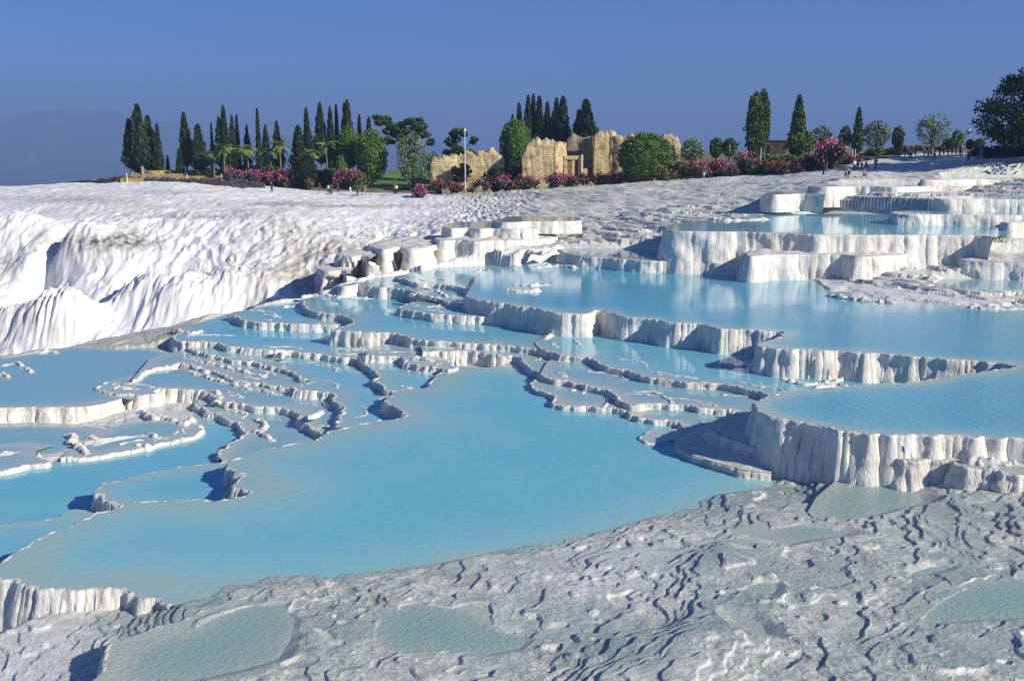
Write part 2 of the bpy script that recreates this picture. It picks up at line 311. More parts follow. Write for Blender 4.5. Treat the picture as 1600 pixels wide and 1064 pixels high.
def catmull(P, closed=False, ds=0.5, sharp=0.5):
    P = [np.array(p, float) for p in P]; out = []
    n = len(P)
    for i in range(n - 1 if not closed else n):
        p0 = P[(i - 1) % n] if (closed or i > 0) else P[0]
        p1, p2 = P[i % n], P[(i + 1) % n]
        p3 = P[(i + 2) % n] if (closed or i + 2 < n) else P[-1]
        L = np.linalg.norm(p2 - p1); k = max(1, int(math.ceil(L / ds)))
        m1 = (p2 - p0) * 0.5 * sharp * 2; m2 = (p3 - p1) * 0.5 * sharp * 2
        # limit tangents so that uneven spacing does not overshoot
        for m in (m1, m2):
            l = np.linalg.norm(m)
            if l > 1.2 * L: m *= 1.2 * L / l
        for j in range(k):
            t = j / k; t2, t3 = t * t, t * t * t
            out.append((2*t3-3*t2+1)*p1 + (t3-2*t2+t)*m1 + (-2*t3+3*t2)*p2 + (t3-t2)*m2)
    if not closed: out.append(P[-1])
    return np.array(out)

def resample(P, ds):
    L = np.concatenate([[0], np.cumsum(np.linalg.norm(np.diff(P, axis=0), axis=1))])
    n = max(4, int(L[-1] / ds)); s = np.linspace(0, L[-1], n)
    return np.stack([np.interp(s, L, P[:, 0]), np.interp(s, L, P[:, 1])], 1), s

def normals2(P):
    T = np.gradient(P, axis=0); T /= np.linalg.norm(T, axis=1)[:, None] + 1e-9
    return np.stack([T[:, 1], -T[:, 0]], 1)
def area(P):
    x, y = P[:, 0], P[:, 1]; return 0.5 * np.sum(x * np.roll(y, -1) - np.roll(x, -1) * y)

for i, p in enumerate(POOLS):
    z = p['z']; back = np.array([on_z(a, b, z) for a, b in p['back']])
    if p['rim']:
        rw = np.array([on_z(a, b, z) for a, b in p['rim']])
        D = rw[:, 1].mean(); ds = max(0.05, D * 0.00125)
        P = catmull(rw, ds=0.5); P, s = resample(P, ds)
        Nn = normals2(P); p['ccw0'] = area(np.vstack([rw, back])) < 0
        wig = 0.32 * fbm(s / 2.6, s * 0 + i * 7.3, 3, 5) + 0.16 * (np.abs(noise(s / 0.9, s * 0 + i * 3.1, 8)) - 0.3)
        wig *= min(1.0, 0.4 + D / 90) * (0.6 + 0.4 * min(p['knob'], 1.5))
        env = np.clip(np.minimum(s, s[-1] - s) / 1.0, 0, 1)
        wig = wig + (0.34 * (0.32 - np.abs(noise(s / 1.35, s * 0 + i * 2.7, 11))) + 0.16 * (0.3 - np.abs(noise(s / 0.5, s * 0 + i * 1.7, 12)))) * (p['knob'] > 0.9) * (1 if not p['ccw0'] else -1) * (1 if D < 75 else .8)
        P = P + Nn * (wig * env)[:, None]
        p['rimP'] = P; p['s'] = s
        outl = np.vstack([P, back])
    else:
        outl = catmull(back, closed=True, ds=0.5)
    p['out'] = outl; p['ccw'] = area(outl) > 0
    step = max(1, int(len(p['rimP']) / 90)) if p['rim'] else 1
    p['coarse'] = np.vstack([p['rimP'][::step], back]) if p['rim'] else outl[::2]

def inside(x, y, P):
    r = np.zeros(x.shape, bool); n = len(P); j = n - 1
    for i in range(n):
        xi, yi = P[i]; xj, yj = P[j]
        if yi != yj:
            c = ((yi > y) != (yj > y)) & (x < (xj - xi) * (y - yi) / (yj - yi) + xi); r ^= c
        j = i
    return r
def distpoly(x, y, P, closed=True):
    d = np.full(x.shape, 1e9); n = len(P)
    for i in range(n if closed else n - 1):
        a = P[i]; b = P[(i + 1) % n]; ab = b - a; L = ab @ ab + 1e-12
        t = np.clip(((x - a[0]) * ab[0] + (y - a[1]) * ab[1]) / L, 0, 1)
        d = np.minimum(d, (x - a[0] - t * ab[0]) ** 2 + (y - a[1] - t * ab[1]) ** 2)
    return np.sqrt(d)

# ------------------------------------------------------------------ terrain heights
CP = []
def g(*pts):
    for px, py, z in pts:
        x, y = on_z(px, py, z); CP.append((x, y, z))
def gd(*pts):
    for px, py, D in pts: CP.append(at_D(px, py, D))
def gz(*pts):
    for px, D, z in pts: CP.append((px_to_x(px, D, z), D, z))
# near ground
g((0,955,-.8),(120,957,-0.75),(0,1064,-.95),(150,1064,-.6),(-200,1000,-1.1),(228,958,-.5),(262,953,-.16),(290,950,0.05),(330,938,.08),(370,917,0.06),(440,912,.07),(500,909,0.08),(600,900,0.08),(720,884,.08),(830,856,.08),(900,843,.08),(960,830,.08),(1030,812,.10),(1120,782,.10),(1135,768,.12))
g((600,800,-.7),(900,780,-.6),(400,850,-.7),(1060,740,-.5),(200,880,-.7),(700,700,-.9),(900,700,-.7),(500,880,-.15),(700,860,-.15),(960,800,-.15))
g((540,950,.24),(525,1000,.28),(600,1055,.38),(700,912,.22),(800,905,.3),(880,935,.38),(890,985,.36),(870,895,.3),(960,880,.38),(1050,850,.36),(1090,830,.28),(1000,930,.45),(1040,965,.55),(1075,985,.95),(985,1030,.95),(930,1055,.9),(860,1050,.5),(800,1064,.5),(400,1080,.3),(250,1090,0.2))
g((1100,862,.5),(1130,875,.75),(1150,905,.8),(1200,830,.5),(1300,830,.55),(1200,1000,.85),(1300,905,.75),(1400,850,.75),(1500,830,.95),(1600,800,1.2),(1600,755,1.1),(1500,745,.95),(1400,745,.6),(1320,748,.5),(1180,800,.3),(1230,790,.38))
g((1600,1064,1.05),(1750,900,1.3),(1400,1064,.95),(1300,1000,.85),(1500,1010,1.1),(1450,940,.85),(1550,930,.85),(1900,1000,1.4),(1900,780,1.4),(1250,1064,.9))
g((1250,762,.16),(1200,764,.1),(1160,742,.02),(1100,722,-.2),(1060,705,-.2))
# left middle
g((0,668,-2.3),(60,682,-2.15),(150,672,-2.3),(100,665,-2.5),(220,690,-2.15),(100,780,-2.9),(200,745,-2.9),(-100,660,-2.2),(-200,730,-2.5),(230,650,-2.1),(20,705,-2.05),(110,705,-2.05),(250,840,-2.9))
g((0,570,-1.7),(100,562,-1.7),(60,610,-2),(200,580,-2))
g((-200,560,-1.3),(0,557,-1.3),(70,545,-1.3),(150,531,-1.3),(220,517,-1.2),(268,510,-0.7),(320,492,-.22),(380,480,0.32),(440,469,.5),(490,460,.95),(530,447,1.7),(600,431,2.3),(660,419,2.7),(720,407,3.1),(770,397,3.6),(820,388,4.0),(870,382,4.15))
g((420,560,-1.5),(300,590,-2),(450,640,-2.2),(560,620,-1.4),(600,545,-.6),(700,520,.3),(640,450,1.3),(900,450,2.0),(1100,470,2.2),(1400,490,2.3),(900,540,0),(1050,560,.3),(950,615,-.1),(1400,620,1.6),(1350,650,1.0))
# gully
gz((-300,92,-12),(0,93,-10),(0,101,-12),(150,101,-9.5),(300,105,-8),(420,108,-5.5),(500,112,-3),(560,114,-1.5),(620,112,0.5),(660,112,1.6),(700,112,2.7),(740,114,3.6),(790,113,4.1))
# cliff and slope on the far side
gd((-200,560,108),(-200,420,130),(-200,340,160),(-200,305,210),
   (0,560,106),(0,500,117),(0,450,126),(0,405,134),(0,365,140),(0,330,154),(0,297,215),
   (75,540,108),(75,440,124),(75,385,131),(75,340,146),(75,292,210),
   (150,525,108),(150,470,117),(150,410,127),(150,375,131),(150,345,140),(150,305,168),(150,288,214),
   (300,495,110),(300,445,119),(300,395,130),(300,350,138),(300,312,160),(300,290,203),
   (450,468,110),(450,415,124),(450,350,137),(450,318,160),(450,300,197),
   (560,400,124),(600,372,136),(600,345,148),(600,322,166),(600,301,198),
   (700,346,140),(700,330,160),(700,313,180),(700,303,189),
   (800,341,142),(800,322,160),(800,300,187),
   (900,366,124),(900,338,146),(900,312,166),(900,295,184),
   (1000,378,114),(1000,335,140),(1000,308,160),(1000,287,182),
   (1060,350,122),(1100,335,132),(1100,308,152),(1100,282,178),
   (1180,325,136),(1200,300,150),(1200,277,172))
gd((1350,426,97),(1310,437,95),(1450,414,98),(1450,392,101),(1560,385,100),(1420,372,104),(1400,425,94),
   (1350,327,122),(1450,322,120),(1430,311,127),(1560,309,126),(1500,309,127),(1250,326,134),(1330,318,127),(1600,330,112),(1600,365,104),
   (1300,284,146),(1400,280,148),(1500,284,142),(1600,285,132),(1720,285,130),(1600,265,145),(1500,264,150),(1290,266,163),(1340,268,158),(1400,258,172),(1450,246,190),(1500,243,188),(1560,252,158),(1620,248,156),(1400,246,192))
g((1300,453,2.88),(1340,444,3.05),(1420,463,2.95),(1540,474,2.88),(1480,456,3.12),(1600,470,2.86),(1400,436,3.4))
gd((200,282,215),(300,282,210),(400,292,202))
gz((-300,240,5.5),(-100,240,7.3),(0,240,7.6),(130,235,8.2),(200,250,9.4),(400,250,9.6),(480,225,9.0),(600,225,8.6),(600,260,10),(800,225,9.4),(800,260,11.3),(1000,225,11.2),(1000,260,12.6),(1200,210,13.6),(1200,260,14.6),(1400,220,14.9),(1400,270,15.0),(1700,220,15.0),(1700,270,15.2),(2200,250,15),(2200,150,13),(2200,90,6),(2100,50,2),(-600,180,2),(-700,240,6),(-600,120,-13),(-700,80,-4))
CP = np.array(CP)
def cu(x, y):
    y = np.maximum(y, 5.0); return x / y * 15.55, np.log(y) * 13.0
_u, _v = cu(CP[:, 0], CP[:, 1])
_d = np.sqrt((_u[:, None] - _u) ** 2 + (_v[:, None] - _v) ** 2 + 0.09)
_A = np.block([[_d + 0 * np.eye(len(CP)), np.stack([np.ones_like(_u), _v], 1)], [np.stack([np.ones_like(_u), _v], 0), np.zeros((2, 2))]])
_A[:len(CP), :len(CP)] -= 0.02 * np.eye(len(CP))
_W = np.linalg.solve(_A, np.concatenate([CP[:, 2], [0, 0]]))
def base_z(x, y):
    x = np.asarray(x, float); y = np.asarray(y, float); sh = x.shape
    x, y = x.ravel(), y.ravel(); u, v = cu(x, y); out = np.empty(len(x))
    for s in range(0, len(x), 60000):
        e = slice(s, s + 60000)
        k = np.sqrt((u[e, None] - _u) ** 2 + (v[e, None] - _v) ** 2 + 0.09)
        out[e] = k @ _W[:-2] + _W[-2] + _W[-1] * v[e]
    return np.clip(out, -18, 16.5).reshape(sh)
_lip = [(-200,560,-1.3),(0,557,-1.3),(70,545,-1.3),(150,531,-1.3),(220,517,-1.2),(268,510,-0.7),(320,492,-.22),(380,480,0.32),(440,469,.5),(490,460,.95),(530,447,1.7),(600,431,2.3),(660,419,2.7),(720,407,3.1),(770,397,3.6),(820,388,4.0),(870,382,4.15)]
LIP = []
for a_, b_, c_ in _lip:
    x_, y_ = on_z(a_, b_, c_); LIP.append((x_ / y_ * FPX + 800, y_, c_))
LIP = np.array(LIP)
EDGE = np.array([(-400,228),(-200,226),(0,224),(130,219),(200,213),(300,208),(400,204),(480,199),(640,194),(690,188),(800,187),(900,186),(1000,184),(1100,179),(1200,174),(1270,166),(1300,168),(1330,180),(1400,196),(1450,206),(1500,194),(1530,166),(1600,158),(1750,150),(2600,140)], float)
def edge_D(px): return np.interp(px, EDGE[:, 0], EDGE[:, 1])

def flutes(x, y, z, u):
    # ridges running down the slope: noise stretched along the fall line
    w1 = 2.2 * fbm(x / 7, y / 9, 3, 21)
    a = noise((x + w1) / 1.8, y / 4.5, 31) ; b = noise((x + w1 * 1.6) / 0.85, y / 2.2, 32); c = noise((x + w1) / 4.5, y / 9, 33)
    return 0.50 * (0.5 - np.abs(a)) + 0.30 * (0.5 - np.abs(b)) + 0.55 * (0.4 - np.abs(c)) + 0.12 * (0.5 - np.abs(noise((x + w1) / 0.4, y / 3, 34)))
BUMPS = [(42,440,121,3.1,3.0,3.4),(85,482,111,4.6,4.6,3.8),(212,445,117,3.4,3.6,4.0),(10,500,114,3.5,3.5,4.0),(330,450,116,1.8,5.5,5.0),(120,400,131,1.4,6,4),(260,470,114,2.0,3.5,4),(400,440,117,1.6,5,5),(15,375,140,2.5,5,5)]
def terr(x, y):
    z0 = base_z(x, y); u = x / np.maximum(y, 5) * FPX + 800
    z0 = np.where((y < np.interp(u, LIP[:, 0], LIP[:, 1]) + 0.3) & (u < 880) & (y > 60), np.minimum(z0, np.interp(u, LIP[:, 0], LIP[:, 2]) + 0.05), z0)
    far = sstep(96, 106, y + np.maximum(0, (u - 1120)) * 0.05) ; plateau = sstep(-4, 6, y - edge_D(u))
    z = z0.copy()
    for px, py, D, h, rx, ry in BUMPS:
        bx = px_to_x(px, D, 0); q = ((x - bx) / rx) ** 2 + ((y - D) / ry) ** 2
        z += h * (1.15 * np.exp(-0.9 * q ** 1.5) - 0.25 * np.exp(-0.35 * q)) * (1 - 0.25 * np.abs(noise((x - bx) / 0.8, y / 4)))
        if h > 3: z -= 2.4 * np.exp(-((x - bx) / (rx * 1.4)) ** 2 - ((y - D - ry * 1.7) / 3.0) ** 2)
    cl = far * (1 - plateau)
    face = (1 - sstep(132, 150, y)) * (1 - 0.55 * sstep(600, 760, u))
    z -= 3.2 * np.exp(-((u - (18 + (y - 120) * 5.2)) / 22) ** 2) * sstep(112, 122, y) * (1 - sstep(134, 142, y)) * (u < 300)
    xs_ = x + 0.9 * (y - 130) * sstep(700, 850, u)
    z += cl * (flutes(xs_, y, z, u) * (0.30 + 0.62 * face) + 0.34 * face * (0.4 - np.abs(noise(x / 1.7 + 5, y / 1.9, 48))))
    z += cl * (0.55 * fbm(x / 13, y / 13, 3, 41)) + plateau * 0.12 * fbm(x / 4, y / 4, 3, 44)
    z += cl * (0.09 + 0.20 * sstep(620, 760, u)) * fbm(xs_ / 0.9, y / 2.6, 3, 46)
    z += cl * 0.22 * (0.35 - np.abs(noise(x / 3.2, y / 3.2, 49))) * (1 - sstep(600, 760, u))
    z += cl * sstep(680, 800, u) * (1 - sstep(1180, 1300, u)) * 0.5 * (0.4 - np.abs(noise(xs_ / 1.5, y / 7, 47)))
    # stepped dams on the gentler ground
    near = (1 - far)
    q = z + 0.18 * fbm(x / 2.8, y / 2.8, 3, 51, 0.5) + (0.015 + 0.05 * sstep(0.0, 0.35, fbm(x / 5, y / 5, 2, 54))) * noise(x / 0.6, y / 0.6, 55)
    big = sstep(-0.15, 0.25, fbm(x / 6, y / 6, 2, 58))
    outq = 0
    for st, wgt in ((0.095, big), (0.075, 1 - big)):
        t = q / st; i = np.floor(t); f = t - i
        prof = np.where(f < 0.80, 0.10 * f, 0.08 + 0.92 * sstep(0.80, 1.0, f)) + 0.16 * np.exp(-((f - 0.0) / 0.05) ** 2) + 0.16 * np.exp(-((f - 1.0) / 0.03) ** 2)
        outq = outq + wgt * (i + prof) * st
    t = q / 0.095; f = t - np.floor(t)
    flat = np.where(f < 0.78, 1.0, 0.0) * big + (1 - big) * 0.35
    t3 = (outq + 0.05 * fbm(x / 1.5, y / 1.5, 3, 57)) / 0.06; f3 = t3 - np.floor(t3)
    outq = outq * 0.55 + 0.45 * (np.floor(t3) + sstep(0.55, 1.0, f3) + 0.5 * np.exp(-((f3 - 0.98) / 0.1) ** 2)) * 0.06
    rg = sstep(-0.1, 0.3, fbm(x / 4.2, y / 4.2, 2, 64))
    zn = outq + (0.010 + 0.012 * rg) * fbm(x / 0.35, y / 0.35, 3, 61) + rg * 0.035 * (0.35 - np.abs(noise(x / 0.42 + 0.4 * noise(x / .9, y / .9, 66), y / 0.30, 65))) + 0.02
    z = z * (1 - near) + zn * near
    # mid slopes behind the pools, right: low steps as well
    mid = far * (1 - sstep(140, 155, y)) * sstep(880, 960, u)
    q2 = z + 0.18 * fbm(x / 5, y / 4, 3, 71); st = 0.42; t2 = q2 / st; i2 = np.floor(t2); f2 = t2 - i2
    z = z * (1 - mid) + mid * (i2 + np.where(f2 < 0.7, 0.25 * f2, 0.175 + 0.825 * sstep(0.7, 1, f2))) * st
    return z, flat * near, far, plateau, u

us = np.concatenate([np.arange(-1300, -90, 22.0), np.arange(-90, 1690, 1.75), np.arange(1690, 2900, 22.0)])
r1 = np.exp(np.arange(math.log(17.0), math.log(300.0), 0.0021))
D_rows = np.concatenate([r1, [306, 315, 330, 360, 420, 520]])
Ug, Dg = np.meshgrid((us - 800) / FPX, D_rows)
X = Ug * Dg; Y = Dg
Z, FL, FAR, PLAT, UU = terr(X, Y)
y_end = np.interp(UU, [-3000, 60, 150, 300, 500, 620, 900], [222, 224, 230, 232, 236, 250, 300]); off = np.clip((Y - y_end) / 200, 0, 1) ** 0.6; Z = Z * (1 - off) + (-148) * off
capped = np.zeros(Z.shape, bool)
for p in POOLS:
    P = p['coarse']; lo = P.min(0); hi = P.max(0)
    rr = np.where((D_rows > lo[1]) & (D_rows < hi[1]))[0]
    if len(rr) == 0: continue
    rs = slice(rr[0], rr[-1] + 1)
    xs, ys = X[rs], Y[rs]
    cm = (xs > lo[0]) & (xs < hi[0])
    xi, yi = xs[cm], ys[cm]
    ins = inside(xi, yi, P)
    xi, yi = xi[ins], yi[ins]
    d = distpoly(xi, yi, P)
    if p['mat'] is None: cap = p['z'] - 0.15 - 0.0 * d
    elif p.get('soft'): cap = p['z'] + (0.62 if p.get('doff') else 0.30) - 0.38 * d
    elif p['z'] > 3: cap = p['z'] + 0.5 - 0.6 * d
    else: cap = p['z'] + 0.05 - 0.5 * d
    cap = np.maximum(cap, p['z'] - 0.9)
    zz = Z[rs]; tmp = zz[cm]; t2 = tmp[ins]; t2 = np.minimum(t2, cap); tmp[ins] = t2; zz[cm] = tmp; Z[rs] = zz
V = np.stack([X, Y, Z], -1).reshape(-1, 3)
nr, nc = X.shape
idx = np.arange(nr * nc).reshape(nr, nc)
Fq = np.stack([idx[:-1, :-1], idx[:-1, 1:], idx[1:, 1:], idx[1:, :-1]], -1).reshape(-1, 4)
# cover attributes
wet_shade = (1 - sstep(44, 60, Y + 6 * fbm(X / 5, Y / 5, 2, 81))) * sstep(-0.9, -0.2, Z + 0.3)
wet_shade = np.maximum(wet_shade, 0.45 * (1 - FAR))
slopeg = FAR * (1 - PLAT)
wet_shade = np.maximum(wet_shade, slopeg * 0.75 * sstep(640, 860, UU + 60 * fbm(X / 12, Y / 12, 3, 83)))  # shade of the right slope, which faces away from the sun, painted in as grey
tan = (1 - FAR) * (1 - sstep(330, 520, UU)) * sstep(66, 72, Y) + slopeg * 0.3 * sstep(0.15, 0.5, fbm(X / 9, Y / 16, 4, 84))
band = np.exp(-((UU - 480) / 110) ** 2) * sstep(110, 116, Y) * (1 - sstep(118, 150, Y))
wet_shade = wet_shade * (1 - 0.45 * np.exp(-((UU - 960) / 130) ** 2 - ((Y - 34) / 3.2) ** 2))  # sunlit side of the near slope painted in as a paler patch
tan = np.clip(tan + 0.5 * (1 - sstep(44, 60, Y)) * sstep(0.1, 0.5, fbm(X / 3, Y / 3, 3, 87)) + 1.0 * band * sstep(-0.5, 0.1, fbm(X / 6, Y / 6, 3, 85)), 0, 1)
py_ = 532 + 0 * UU
depth = Y * cP + (CAMZ - Z) * sP; upc = (Z - CAMZ) * cP + Y * sP
PY = 532 - FPX * upc / depth
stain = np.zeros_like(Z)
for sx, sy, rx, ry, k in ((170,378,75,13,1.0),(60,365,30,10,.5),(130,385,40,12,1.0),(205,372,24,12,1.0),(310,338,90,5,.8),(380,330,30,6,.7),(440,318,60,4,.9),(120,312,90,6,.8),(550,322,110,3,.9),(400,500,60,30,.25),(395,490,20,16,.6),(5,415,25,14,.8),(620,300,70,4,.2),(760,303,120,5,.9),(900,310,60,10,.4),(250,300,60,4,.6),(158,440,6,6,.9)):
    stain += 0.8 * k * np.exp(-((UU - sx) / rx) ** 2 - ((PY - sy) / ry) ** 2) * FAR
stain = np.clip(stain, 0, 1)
fl = np.clip(np.maximum(FL, np.exp(-((Z - 0.02) / 0.09) ** 2) * (Y < 54) * (UU > 260)), 0, 1)
cls = PLAT.ravel()[Fq[:, 0]] > 0.5
uf = UU.ravel()[Fq[:, 0]]; yf = V[Fq[:, 0], 1]; nf = fbm(V[Fq[:, 0], 0] / 4, yf / 4, 3, 91)
lawn = cls & (uf + 20 * nf > 478) & (uf + 20 * nf < 860) & (yf > 207 - (uf - 480) * 0.02 + 3 * nf) & (yf < 300)
dirt = cls & ~lawn
def sub(name, mask, mat, attrs=None):
    f = Fq[mask]; used = np.unique(f); remap = np.full(len(V), -1, np.int64); remap[used] = np.arange(len(used))
    at = {k: ('POINT', a.ravel()[used]) for k, a in (attrs or {}).items()}
    return struct(mesh_np(name, V[used], remap[f], mat, True, None, at))
sub('terrain', ~cls, M_GROUND, dict(wet_shade=wet_shade, stain=stain, flat=fl, tan=tan))
def mat_dirt():
    m, t, b = newmat('dry_soil')
    c = ramp(t, texnoise(t, 0.25, 8, 0.7), [(0.35, (0.08, 0.09, 0.03)), (0.5, (0.21, 0.18, 0.08)), (0.65, (0.44, 0.36, 0.20))])
    t.links.new(c, b.inputs['Base Color']); b.inputs['Roughness'].default_value = 0.95
    bump(t, b, texnoise(t, 2.0, 8, 0.7), 0.8, 0.3); return m
def mat_lawn():
    m, t, b = newmat('lawn_grass')
    c = ramp(t, texnoise(t, 0.3, 8, 0.7), [(0.35, (0.06, 0.15, 0.015)), (0.6, (0.17, 0.30, 0.035))])
    t.links.new(c, b.inputs['Base Color']); b.inputs['Roughness'].default_value = 0.95
    bump(t, b, texnoise(t, 5.0, 8, 0.7), 0.8, 0.15); return m
sub('dry_ground', dirt, mat_dirt()); sub('lawn', lawn, mat_lawn())
def ground_z(x, y): return float(terr(np.array([x]), np.array([y]))[0][0]) - 0.05

# ------------------------------------------------------------------ pool walls and water
def wall_mesh(p, i):
    P, s = p['rimP'], p['s']; n = len(P); Nn = normals2(P)
    if not p['ccw']: Nn = -Nn
    D = P[:, 1].mean(); h = max(1.4, p['drop']) if p['mat'] is not W_FILM else max(.5, p['drop']); kn = p['knob']; z0 = p['z']
    px = max(0.03, D * 0.00125)
    K = int(np.clip(h / (px * 1.6), 6, 26))
    sc = max(0.7, min(1.5, D / 60)) * (0.75 + 0.6 * ((i * 7 % 10) / 10))
    sd_ = i * 11.7
    amp = 0.55 + 0.9 * sstep(-0.4, 0.4, noise(s / 4.5, s * 0 + sd_, 22))
    bead = (0.5 - np.abs(noise(s / 0.17 / sc, s * 0 + sd_, 3))) * 0.05 * kn + np.maximum(0, noise(s / 0.5, s * 0 + sd_, 4)) * 0.07 * kn
    und = 0.6 + 0.4 * noise(s / 3, s * 0 + sd_, 9)
    lipo = 0.03 + 0.09 * (0.5 - np.abs(noise(s / 0.33 / sc, s * 0 + sd_, 6))) * (0.5 + 0.5 * kn)
    rows = [(-0.17 * sc * (0.8 + 0.5 * noise(s / 0.7, s * 0 + sd_, 23)), -0.10 * np.ones(n)), (-0.09 * sc * (0.6 + 0.6 * und), -0.012 + 0.15 * bead), (-0.04 + 0 * s, -0.016 + 0.9 * bead), (lipo, -0.02 + bead * 0.8), (lipo + 0.05, -0.05 + 0 * s)]
    fl = min(h, 1.5)
    for k in range(1, K + 1):
        t = k / K; hh = t * h
        warp = 0.25 * noise(s / 1.1, hh * 0.8 + sd_, 15)
        f1 = 0.5 - np.abs(noise((s + warp) / 0.42 / sc, hh * 0.55 + sd_, 12))
        f2 = 0.5 - np.abs(noise((s + warp) / 0.19 / sc, hh * 0.8 + sd_, 13))
        b1 = noise(s / 1.7, hh * 0.35 + sd_, 14)
        b2 = noise(s / 0.8, hh * 1.3 + sd_, 16)
        g_ = min(1.0, 0.25 + hh * 1.6)
        o = lipo + 0.05 + 0.17 * hh + 0.06 * hh * hh / (1 + hh) + amp * g_ * p.get('flute', 1) * (0.12 * f1 + 0.07 * f2) * (0.6 + 0.4 * kn) + g_ * fl * (0.22 * np.maximum(b1, -0.25)) + 0.07 * b2 * g_
        o = o - 0.05 * np.sin(min(1, t * 3) * np.pi)
        if p.get('cave'):
            col = sstep(0.02, 0.22, noise(s / 0.42, s * 0 + sd_, 18) + 0.25 - 0.16 * hh)
            msk = sstep(-0.15, 0.15, noise(s / 3.2, s * 0 + sd_, 19) + 0.12)
            o = o - p['cave'] * float(sstep(0.45, 0.8, hh)) * (1 - col) * msk
        rows.append((o, -0.05 - hh + 0 * s))
    VV = []
    for o, z in rows:
        q = P + Nn * np.asarray(o)[:, None]
        VV.append(np.stack([q[:, 0], q[:, 1], z0 + z * np.ones(n)], 1))
    m = len(rows); VV = np.stack(VV, 0).reshape(-1, 3); ix = np.arange(m * n).reshape(m, n)
    F = np.stack([ix[:-1, :-1], ix[:-1, 1:], ix[1:, 1:], ix[1:, :-1]], -1).reshape(-1, 4)
    if not p['ccw']: F = F[:, ::-1]
    return struct(mesh_np('travertine_terrace', VV, F, M_WALL))
def water_mesh(p, i):
    P = p['out']
    step = 2 if len(P) > 300 else 1
    P = P[::step]
    D = P[:, 1].mean(); gs = max(0.5, D * 0.012) if p['mat'] else 0.35
    lo, hi = P.min(0), P.max(0)
    gx, gy = np.meshgrid(np.arange(lo[0], hi[0], gs), np.arange(lo[1], hi[1], gs * 1.5))
    gx = gx.ravel() + rng.uniform(-.2, .2, gx.size) * gs; gy = gy.ravel() + rng.uniform(-.2, .2, gy.size) * gs
    Pc = p['coarse']
    k = inside(gx, gy, Pc); gx, gy = gx[k], gy[k]
    k = distpoly(gx, gy, Pc) > gs * 0.5 if len(gx) else np.zeros(0, bool); gx, gy = gx[k], gy[k]
    pts = [Vector(q) for q in P] + [Vector((a, b)) for a, b in zip(gx, gy)]
    n = len(P)
    r = delaunay_2d_cdt(pts, [], [list(range(n))], 1, 1e-5)
    vs = np.array([(v[0], v[1]) for v in r[0]]); fs = [f for f in r[2] if len(f) == 3]
    if not fs: return None
    d = distpoly(vs[:, 0], vs[:, 1], Pc)
    sc = p.get('dsc', 2.5 if D < 70 else 4.0)
    VV = np.column_stack([vs, np.full(len(vs), p['z'])])
    F = np.array(fs); a = VV[F[:, 0]]; b = VV[F[:, 1]]; c = VV[F[:, 2]]
    up = ((b - a)[:, 0] * (c - a)[:, 1] - (b - a)[:, 1] * (c - a)[:, 0]) > 0
    F[~up] = F[~up][:, ::-1]
    nm, mt = ('water', p['mat']) if p['mat'] else ('terrain', M_WALL)
    if p['mat'] is None: VV[:, 2] += 0.02 + np.minimum(d, 1.0) * (0.10 + 0.45 * np.maximum(-.2, fbm(VV[:, 0] / 1.4, VV[:, 1] / 1.4, 3, 120)))
    return struct(mesh_np(nm, VV, F, mt, True, None, {'dep': ('POINT', np.clip((d - p.get('doff', 0)) / sc, 0, 1))}))
for i, p in enumerate(POOLS):
    if p['rim']: wall_mesh(p, i)
    water_mesh(p, i)

# low broken dams standing in the water
def dam(z, pts, wid=0.22, h=0.16, seed=0):
    dam_xy(z, catmull(np.array([on_z(a, b, z) for a, b in pts]), ds=0.4), wid, h, seed)
def dam_xy(z, rw, wid, h, seed):
    D = rw[:, 1].mean(); P, s = resample(rw, max(0.05, D * 0.0012)); Nn = normals2(P); n = len(P)
    P = P + Nn * (0.22 * fbm(s / 1.2, s * 0 + seed * 3.3, 3, 6))[:, None]
    hv = h * (0.55 + 0.9 * np.maximum(-0.4, noise(s / 0.5, s * 0 + seed, 7)) + 0.35 * noise(s / 0.16, s * 0 + seed, 8))
    hv *= np.clip(np.minimum(s, s[-1] - s) / 0.4, 0, 1); wv = wid * (0.8 + 0.5 * noise(s / 0.35, s * 0 + seed, 9))
    prof = [(-1.3, -0.2), (-1.0, 0.02), (-0.6, 0.75), (0, 1.0), (0.6, 0.8), (1.0, 0.05), (1.3, -0.2)]
    VV = np.stack([np.stack([P[:, 0] + Nn[:, 0] * wv * a, P[:, 1] + Nn[:, 1] * wv * a, z + np.where(b > 0, hv * b, b)], 1) for a, b in prof], 0)
    m = len(prof); ix = np.arange(m * n).reshape(m, n)
    F = np.stack([ix[:-1, :-1], ix[1:, :-1], ix[1:, 1:], ix[:-1, 1:]], -1).reshape(-1, 4)
    return struct(mesh_np('rimstone_dam', VV.reshape(-1, 3), F, M_WALL))
